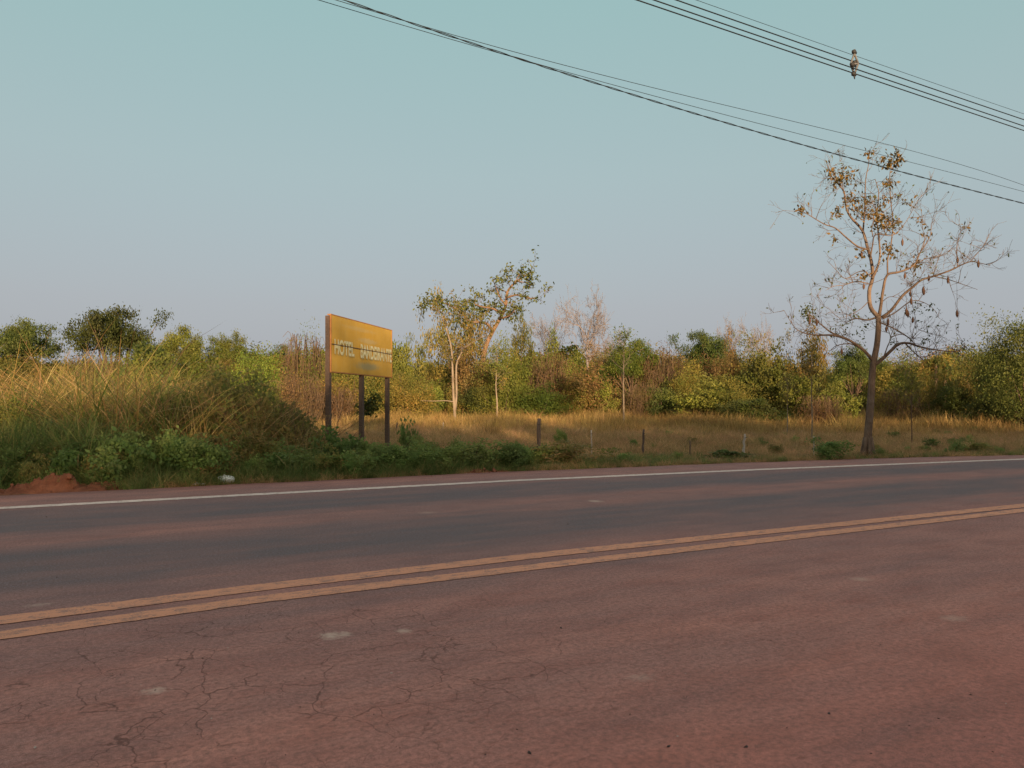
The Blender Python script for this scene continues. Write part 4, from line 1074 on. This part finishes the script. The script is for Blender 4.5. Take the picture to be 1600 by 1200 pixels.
    for i, (x, y, sg, og, st) in enumerate(pods):
        q = at(og[0] + x * sg, og[1] + y * sg, D + rg.normal() * .3 - .4) - base
        po = link('seed_pod', pm, o, q + np.array((0, 0, .12)), rz=i, scale=(.85, .85, rg.uniform(.75, 1.0)))
        t2 = Tubes(); t2.add([(0, 0, -.01), (.01, 0, max(.12, st * .6)), (0, .01, max(.25, st))], .004, 3); link('stalk', t2.mesh('pod_stalk', M['big_bark']), po)
mb, t, b_ = mat('big_tree_bark'); v = coords(t)
n1 = noise(t, mapping(t, v, (1, 1, .3)), 9, 6, .7, .5); n2 = noise(t, v, 2.2, 4, .6)
c_ = ramp_node(t, n1, [(.32, (.070, .043, .030)), (.62, (.20, .132, .092))]).outputs[0]
c_ = mixc(t, rng_map(t, n2, .52, .68, 0, .6), c_, (.27, .20, .155))
t.links.new(c_, b_.inputs['Base Color']); b_.inputs['Roughness'].default_value = .9; bump(t, b_, n1, .8, .03)
M['big_bark'] = mb
big_tree()

# dead palms on the skyline at the right
def dead_palm(label, u, vt, D, lean, seed):
    rg = np.random.default_rng(seed); base = gnd(u, D, 0); h = at(u, vt, D)[2]
    o = thing('dead_palm', label, 'palm', base, 'dead palms')
    tb = Tubes(); tb.add(smooth_path([(0, 0, -.2), (.05, 0, h * .5), (lean, 0, h)], 4), list(np.linspace(.15, .11, 9)), 8); link('trunk', tb.mesh('palm_trunk', M['bark']), o)
    for k in range(9):
        a = k * .7 + rg.random() * .4; r = rg.uniform(.5, 1.1); top = np.array((lean, 0, h))
        pts = smooth_path([top, top + np.array((math.cos(a) * r * .5, math.sin(a) * r * .5, .25)), top + np.array((math.cos(a) * r, math.sin(a) * r, -.3)), top + np.array((math.cos(a) * r * 1.1, math.sin(a) * r * 1.1, -1.1))], 5)
        t2 = Tubes(); t2.add(pts, .03, 3)
        P = np.repeat(np.array(pts[3:]), 8, 0); V, F, T = leaves(P, .38, rg, 1.0, .16)
        link('frond', mesh('palm_frond', np.concatenate([V, np.array(t2.V)]), [tuple(f) for f in F] + [tuple(i + len(V) for i in f) for f in t2.F], M['olive'], np.concatenate([T, np.full(len(t2.V), .3)])), o)
dead_palm('drooping dead palm, left of the two on the right skyline', 1462, 566, 56, .1, 1)
dead_palm('drooping dead palm, right of the two on the right skyline', 1476, 564, 57, -.1, 2)

# ------------------------------------------------------------------ verge plants one can tell apart
def shrub_meshes(kind, seed, mn):
    key = ('shrub', kind, seed, mn)
    if key in CACHE: return CACHE[key]
    rg = np.random.default_rng(400 + seed * 17 + len(kind)); tb = Tubes()
    if kind == 'round':                                  # 1 m wide, 1 m tall
        cl = crown_clumps(rg, .46, .46, .44, .5, 46, .6, rough=.6); cl[:, 2] = np.clip(cl[:, 2], .06, None)
        V, F, T = clump_leaves(rg, cl, 38, .080, .078, .8, .35, .55, up=.2)
    elif kind == 'big':                                  # broad-leaved
        cl = crown_clumps(rg, .42, .42, .44, .54, 30, .6, rough=.6); cl[:, 2] = np.clip(cl[:, 2], .08, None)
        V, F, T = clump_leaves(rg, cl, 24, .08, .125, .8, .5, .62, up=.2)
    else:                                                # wispy tall weed
        cl = crown_clumps(rg, .33, .33, .5, .52, 60, .3, rough=.6); cl[:, 2] = np.clip(cl[:, 2], .05, None)
        V, F, T = clump_leaves(rg, cl, 20, .06, .075, 1.3, .3, .4, up=.2)
    for i in range(12):
        q = cl[rg.integers(len(cl))]; b = np.array((rg.normal() * .06, rg.normal() * .06, -.05))
        tb.add(smooth_path([b, q * np.array((.45, .45, .5)) + rg.normal(size=3) * .03, q], 3), list(np.linspace(.010, .004, 7)), 4)
    k3 = np.array((1, 1, 1.0 / np.percentile(V[:, 2], 98))); V = V * k3; tb.V = [q * k3 for q in tb.V]
    CACHE[key] = (mesh('shrub_foliage', V, F, M[mn], T), tb.mesh('shrub_stems', M['stem']))
    return CACHE[key]
def shrub(label, u, vt, D, wpx, kind, mn, name='shrub', group='shrubs along the verge'):
    SEED[0] += 1
    p = gnd(u, D); p[2] = float(ground_h(p[0], p[1])); h = at(u, vt, D)[2] - p[2]; wd = wpx / FPX * D
    fo, st = shrub_meshes(kind, SEED[0] % 3, mn)
    o = thing(name, label, 'shrub', p, group, rz=(SEED[0] * 1.7) % 6.28, scale=(wd, wd, h))
    link('foliage', fo, o); link('stem', st, o); return o
shrub('leafy weed clump left of the tall red soil heap', 30, 706, 15.4, 100, 'round', 'weed')
shrub('broad-leaved weed right behind the tall red soil heap', 138, 690, 15.2, 120, 'big', 'weed')
shrub('dark leafy weed behind the low soil ridge', 205, 700, 15.3, 100, 'round', 'weed')
shrub('low weed at the right end of the soil ridge', 258, 716, 15.25, 84, 'big', 'weed')
shrub('bushy weed left of the plastic bag', 310, 698, 15.6, 100, 'round', 'weed')
shrub('tall wispy pale weed right of the plastic bag', 392, 672, 15.8, 86, 'wispy', 'mound')
shrub('leafy weed at the foot of the vine mound', 446, 704, 15.9, 84, 'round', 'weed')
shrub('dark broad-leaved weed in front of the left sign post', 530, 672, 16.6, 66, 'big', 'weed')
shrub('low dark weed between the left and middle sign posts', 572, 706, 16.4, 70, 'round', 'weed')
shrub('leafy weed in front of the right sign post', 615, 690, 16.9, 76, 'round', 'weed')
shrub('upright weed right of the signboard', 638, 658, 19.5, 26, 'big', 'weed')
shrub('green weed midway between signboard and dark fence post', 672, 698, 17.2, 80, 'round', 'weed')
shrub('spreading green weed left of the dark fence post', 735, 690, 17.6, 90, 'round', 'weed')
shrub('bright green weed beside the dark fence post', 795, 692, 18.0, 74, 'round', 'weed')
shrub('dark domed weed just right of the dark fence post', 882, 691, 18.8, 92, 'round', 'mound')
shrub('small lone green plant in the shaded field', 991, 687, 24.5, 17, 'big', 'weed')
shrub('small green plant behind the dark fence post', 875, 672, 26, 20, 'round', 'weed')
shrub('low green weed at the foot of the leaning bleached post', 1140, 704, 20.6, 56, 'big', 'weed')
shrub('dark green domed shrub left of the big tree trunk', 1298, 687, 20.9, 60, 'round', 'weed')
shrub('small weed growing against the big tree trunk base', 1376, 700, 21.6, 26, 'wispy', 'weed')
shrub('small green shrub in the grass right of the big tree', 1497, 688, 23.5, 26, 'round', 'weed')
shrub('low green shrub near the right edge of the verge', 1528, 690, 23.5, 40, 'round', 'mound')
def sign_sapling():
    D = 23.5; base = gnd(560, D, -.05); rg = np.random.default_rng(9)
    o = thing('young_tree', 'leaning young tree with one dark green leaf clump behind the signboard posts', 'tree', base)
    tb = Tubes(); P = [at(u, v_, D) - base for u, v_ in ((560, 712), (562, 680), (567, 655), (574, 640), (584, 630))]
    tb.add(smooth_path(P, 3), list(np.linspace(.03, .012, 13)), 6); link('trunk', tb.mesh('young_trunk', M['bark']), o)
    Q = np.concatenate([(at(u, v_, D) - base) + rg.normal(size=(50, 3)) * .09 for u, v_ in ((566, 636), (574, 632), (580, 628), (586, 624), (578, 640))])
    V, F, T = leaves(Q, .14, rg, .5, .55); link('crown', mesh('young_leaves', V, F, M['dark_green'], T), o)
sign_sapling()

# vine-covered mound left of the signboard
def vine_mound():
    rg = np.random.default_rng(55); D = 19.2; base = gnd(392, D, -.05)
    o = thing('vine_mound', 'dark sloping mound of vines and dry stalks left of the signboard', 'vine mound', base)
    P = []; tint = []
    def hgt(x, y):                                       # x along the photo's right, y away
        ridge = np.interp(x, [-3.4, -2.6, -1.6, -.8, -.2, .3, .9, 1.4, 1.9, 2.3], [.9, 1.5, 1.75, 2.05, 2.1, 1.85, 1.4, .9, .45, .05])
        return ridge * np.clip(1 - (y / 1.9) ** 2, 0, 1) ** .6
    while len(P) < 9500:
        x = rg.uniform(-3.4, 2.3); y = rg.uniform(-1.9, 1.9)
        h = hgt(x, y) * (1 + .13 * math.sin(x * 5 + y * 3) + .12 * math.sin(y * 7 - x * 2) + .10 * math.sin(x * 13 + 4 * math.sin(y * 9)) + .07 * math.sin(x * 23 - y * 17))
        if h < .05: continue
        z = h * (1 - abs(rg.normal()) * .06) if rg.random() < .88 else h * rg.random()
        P.append((RT[0] * x + FW[0] * y, RT[1] * x + FW[1] * y, max(.03, z + rg.normal() * .05)))
        tint.append(.35 + .3 * math.sin(x * 3 + 1) * math.sin(y * 2.3 + x) + rg.normal() * .22)
    V, F, T = leaves(P, .115 * rg.uniform(.6, 1.5, len(P)), rg, .6, .5, np.array(tint))
    V2, F2, T2 = blades(np.array([(RT[0] * x + FW[0] * y, RT[1] * x + FW[1] * y, hgt(x, y) * .6) for x, y in zip(rg.uniform(-3.3, 1.9, 1300), rg.uniform(-1.6, 1.0, 1300))]), rg.uniform(.4, 1.1, 1300), rg, .6, .022, 4, bend=1.0)
    link('grass_blades', mesh('mound_blades', V2, F2, M['tall_grass'], T2), o)
    link('foliage', mesh('mound_leaves', V, F, M['mound'], T), o)
    tb = Tubes()
    for i in range(260):
        x = rg.uniform(-3.2, 2.1); y = rg.uniform(-1.5, .8); h = hgt(x, y)
        b = np.array((RT[0] * x + FW[0] * y, RT[1] * x + FW[1] * y, h * .55)); d = rg.normal(size=3) * .35; d[2] = abs(d[2]) + .15
        tb.add(smooth_path([b, b + d * .6 + np.array((0, 0, .25)), b + d * 1.3 + np.array((0, 0, .2))], 3), list(np.linspace(.008, .004, 7)), 3, cap=False)
    link('dry_stalks', tb.mesh('mound_stalks', M['dry_twig']), o)
vine_mound()

# ------------------------------------------------------------------ grasses and ground cover (nobody could count these)
rg = np.random.default_rng(42)
dry = [tuft('dry_tuft', M['dry_grass'], 46, .42, 1.0, .022, .30, s, .4) for s in (1, 2, 3)] 
sho = [tuft('short_tuft', M['short_grass'], 55, .36, .50, .014, .55, s, .6) for s in (4, 5, 6)]
grn = [tuft('green_tuft', M['green_grass'], 50, .22, .55, .014, .40, s, .6) for s in (7, 8, 9)]
tal = [tuft('tall_tuft', M['tall_grass'], 74, .50, 4.1, .042, .32, s, 1.0, 6) for s in (10, 11, 12, 13)]
tgr = [tuft('tall_green_tuft', M['green_grass'], 80, .28, 1.75, .026, .34, s, .9, 5) for s in (14, 15)]
# golden grass: farther half of the field
P = ground_pts(rg, 7200, -60, 1680, 31, 72, lambda u, D, p: 1.0 if D > 40 else (D - 29) / 11 * .9)
D_ = P[:, 0] * FW[0] + P[:, 1] * FW[1]
S = rg.uniform(.5, 1.25, len(P)) * np.interp(D_, [31, 42, 60], [.6, .95, 1.1]) * (1 + .35 * np.sin(P[:, 0] * .8) * np.sin(P[:, 1] * .55 + 1))
scatter('dry_grass', 'golden dry grass standing across the far half of the field', 'grass', P, S, dry, 11)
P = ground_pts(rg, 6800, 430, 1680, 16, 44, lambda u, D, p: 1.0 if D < 34 else .4, .15)
D_ = P[:, 0] * FW[0] + P[:, 1] * FW[1]
de = P[:, 1] - edgeY(P[:, 0])
S = rg.uniform(.5, 1.1, len(P)) * np.interp(de, [0, 1.5, 6, 20], [.35, .6, .8, 1.25])
scatter('field_grass', 'short brownish grass covering the shaded near part of the field', 'grass', P, S, sho, 12)
P = ground_pts(rg, 430, -120, 445, 17.0, 34, lambda u, D, p: 1.0 if u < 330 else .6, 1.6)
U_ = 800 + FPX * (P[:, 0] * RT[0] + P[:, 1] * RT[1]) / (P[:, 0] * FW[0] + P[:, 1] * FW[1])
S = rg.uniform(.36, 1.05, len(P)) * np.interp(U_, [0, 90, 250, 330, 440], [.85, 1.0, .92, .78, .55])
tk = [bush_meshes('tangle', q_, 'rust')[1] for q_ in (0, 1)] + [bush_meshes('fine', 1, 'olive')[0]]
kn = np.array([0, 1, 2, 3, 0, 1, 2, 3, 0, 2, 1, 6, 6])[rg.integers(0, 13, len(P))]
S = np.where(kn >= 4, S * .52, S)
scatter('tall_grass', 'tall yellow grass with dry arching blades filling the left of the field', 'grass', P, S, tal + tk, 13, .16, kn)
P = ground_pts(rg, 120, -90, 240, 14.6, 18, lambda u, D, p: 1.0 if u < 130 else .35, .75)
scatter('green_grass', 'tall dark green grass clumps at the left end of the verge', 'grass', P, rg.uniform(.6, 1.05, len(P)), tgr, 14)
# green strip beside the asphalt
P = ground_pts(rg, 1300, -100, 1100, 13.5, 23, lambda u, D, p: max(0, 1 - (p[1] - edgeY(p[0])) / 2.6), .12)
d = P[:, 1] - edgeY(P[:, 0])
scatter('verge_grass', 'green grass fringe along the asphalt edge', 'grass', P, rg.uniform(.35, 1.4, len(P)) * np.interp(d, [0, .5, 1.5], [.30, .7, 1.1]) * np.interp(P[:, 0], [7, 9, 14], [1, .62, .42]), grn, 15)
P = ground_pts(rg, 260, 1090, 1650, 17, 27, lambda u, D, p: max(0, 1 - (p[1] - edgeY(p[0])) / 2.0) ** 2, .12)
scatter('sparse_verge_grass', 'thin green tufts along the asphalt edge at the right', 'grass', P, rg.uniform(.2, .5, len(P)), grn, 16)
P = ground_pts(rg, 520, -100, 1650, 12.5, 27, lambda u, D, p: 0 if u < 250 else max(0, 1 - (p[1] - edgeY(p[0])) / .9), .0)
scatter('verge_straw', 'short dry straw along the crumbling asphalt edge', 'grass', P, rg.uniform(.12, .5, len(P)), sho, 21, .3)
def stones():
    rg = np.random.default_rng(8); V = []; F = []
    for i in range(1100):
        D = rg.uniform(12.2, 26); u = rg.uniform(-40, 1640); p = gnd(u, D); d = p[1] - edgeY(p[0])
        if abs(d) > .9: continue
        p[2] = .0 if d < 0 else float(ground_h(p[0], p[1]))
        if d < 0 and rg.random() < min(1, -d / .45): continue
        r = rg.uniform(.006, .022) if rg.random() < .9 else rg.uniform(.025, .05)
        q = rg.normal(size=(6, 3)) * .22; o6 = np.array([(1, 0, 0), (-1, 0, 0), (0, 1, 0), (0, -1, 0), (0, 0, .7), (0, 0, -.3)]) + q
        b = len(V); V += list(p + o6 * r)
        F += [tuple(b + k for k in f) for f in ((0, 2, 4), (2, 1, 4), (1, 3, 4), (3, 0, 4), (2, 0, 5), (1, 2, 5), (3, 1, 5), (0, 3, 5))]
    m, t, bs = mat('verge_stone'); gi = node(t, 'ShaderNodeNewGeometry')
    t.links.new(ramp_node(t, gi.outputs['Random Per Island'], [(0, (.16, .06, .035)), (.6, (.28, .12, .07)), (.75, (.22, .17, .14)), (1, (.42, .34, .28))]).outputs[0], bs.inputs['Base Color']); bs.inputs['Roughness'].default_value = .9
    tag(link('verge_gravel', mesh('verge_gravel', V, F, m)), 'red crumbs of soil and gravel scattered along the asphalt edge', 'gravel', kind='stuff')
stones()
wd = []
for k, s in (('round', 0), ('big', 1), ('round', 2), ('wispy', 0)): wd.append(shrub_meshes(k, s, 'weed')[0])
wd.append(shrub_meshes('round', 1, 'mound')[0])
P = ground_pts(rg, 170, -100, 850, 13.8, 21, lambda u, D, p: np.interp(p[1] - edgeY(p[0]) - np.interp(u, [230, 420], [.55, .15]), [0, .35, 2.2, 3.2], [.1, 1, .8, 0]), .25)
d = P[:, 1] - edgeY(P[:, 0])
s_ = rg.uniform(.30, .95, len(P)) * np.interp(d, [0, .6, 2], [.5, 1.0, 1.0]) * np.interp(P[:, 0], [3, 6, 9], [.95, .68, .58])
scatter('roadside_weeds', 'low leafy green weeds carpeting the verge below the tall grass', 'weeds', P, np.stack([s_ * 1.1, s_ * 1.1, s_ * rg.uniform(.7, 1.15, len(P))], 1), wd, 17)
P = ground_pts(rg, 60, 850, 1650, 18, 40, None, .4)
s_ = rg.uniform(.12, .35, len(P))
scatter('field_weeds', 'small green weeds dotted through the shaded grass', 'weeds', P, np.stack([s_ * 1.4, s_ * 1.4, s_], 1), wd, 18)
# dry leaves, crumbs and pebbles blown onto the asphalt
def grit():
    rg = np.random.default_rng(3); V = []; F = []
    for i in range(150):
        v_ = rg.uniform(800, 1190) if i > 40 else rg.uniform(960, 1190); u = rg.uniform(-20, 1620); D = CAMH * FPX / (v_ - HORV); p = gnd(u, D)
        if p[1] > whiteY(p[0]) - .3: continue
        s = rg.uniform(.003, .007) if rg.random() < .9 else rg.uniform(.009, .018); b = len(V); a = rg.random() * 6.28
        e = np.array((math.cos(a), math.sin(a), 0)); f = np.array((-e[1], e[0], 0)); up = np.array((0, 0, 1)); z = np.array((0, 0, .0015))
        V += [p + z + e * s, p + z + f * s * .5, p + z - e * s * 1.1, p + z - f * s * .6, p + z + up * s * .5 + e * s * .2, p + z + up * s * .35 - e * s * .5]
        F += [(b, b + 1, b + 4), (b + 1, b + 2, b + 5, b + 4), (b + 2, b + 3, b + 5), (b + 3, b, b + 4, b + 5)]
    m, t, bs = mat('leaf_crumbs'); gi = node(t, 'ShaderNodeNewGeometry')
    t.links.new(ramp_node(t, gi.outputs['Random Per Island'], [(0, (.03, .02, .017)), (.7, (.09, .05, .04)), (.8, (.4, .33, .28)), (1, (.5, .42, .36))]).outputs[0], bs.inputs['Base Color'])
    tag(link('road_grit', mesh('road_grit', V, F, m)), 'dry leaf crumbs and pebbles strewn over the dusty asphalt', 'grit', kind='stuff')
grit()

# ------------------------------------------------------------------ behind the camera: unseen trees and building added to shade road and verge
def back_row():
    D = -60.0
    prof = np.array([(-60, 10.9), (0, 11.0), (4, 11.2), (9, 14.0), (12, 14.4), (20, 14.3), (26, 15.3), (44, 14.8), (90, 14.8)])  # tree tops shaped to set where the cast shade ends
    for i, q in enumerate((-38, -28.5, -19, -11.5, -4.5, 2, 11, 20, 28.5, 38, 47.5, 57, 66)):
        top = float(np.interp(q, prof[:, 0], prof[:, 1])) + (i * 37 % 10 - 5) * .06; wd_ = 14.0 if i not in (3, 4, 5, 6) else 11.5
        p = lat(q, D + (i % 3 - 1) * 2, -.03); s = wd_ / NAT['shade'][0]
        o = thing('added_shade_tree', 'dense dark unseen tree added for shade, %s in the row far behind the viewer' % ('first second third fourth fifth sixth seventh eighth ninth tenth eleventh twelfth thirteenth'.split()[i]), 'tree', p, 'added row of shade trees behind the viewer', rz=i * 1.3, scale=(s, s, top / NAT['shade'][1]))
        cr, tr = tree_meshes('shade', i % 2, 'dark_green', 'bark'); link('trunk', tr, o); link('crown', cr, o)
    ang = -YAW
    c = lat(14, -74)  # unseen building added to block low sun behind the trees
    o = thing('added_shade_building', 'long plain unseen building added for shade behind the row of trees', 'building', (c[0], c[1], -.03), rz=ang)
    wl = plain('building_render', (.45, .40, .34), .9, 2, .15); rf = plain('roof_tiles', (.28, .13, .08), .85, 6, .3); gl = plain('dark_window_glass', (.04, .05, .06), .2, 3, .2)
    tb = Tubes(); tb.box((-75, -5, 0), (75, 4, 7.0)); link('wall', tb.mesh('building_wall', wl, False), o)
    V = [(-75.6, -5.6, 7.002), (75.6, -5.6, 7.002), (75.6, 4.6, 7.002), (-75.6, 4.6, 7.002), (-75.6, -.5, 9.0), (75.6, -.5, 9.0)]
    link('roof', mesh('building_roof', V, [(0, 1, 5, 4), (2, 3, 4, 5), (0, 4, 3), (1, 2, 5), (3, 2, 1, 0)], rf), o)
    wm = Tubes(); wm.box((-.7, 0, 1.2), (.7, .06, 2.5)); wm = wm.mesh('building_window', gl, False)
    for k in range(12): link('window', wm, o, (-50 + k * 9, 4.003, 0))
back_row()
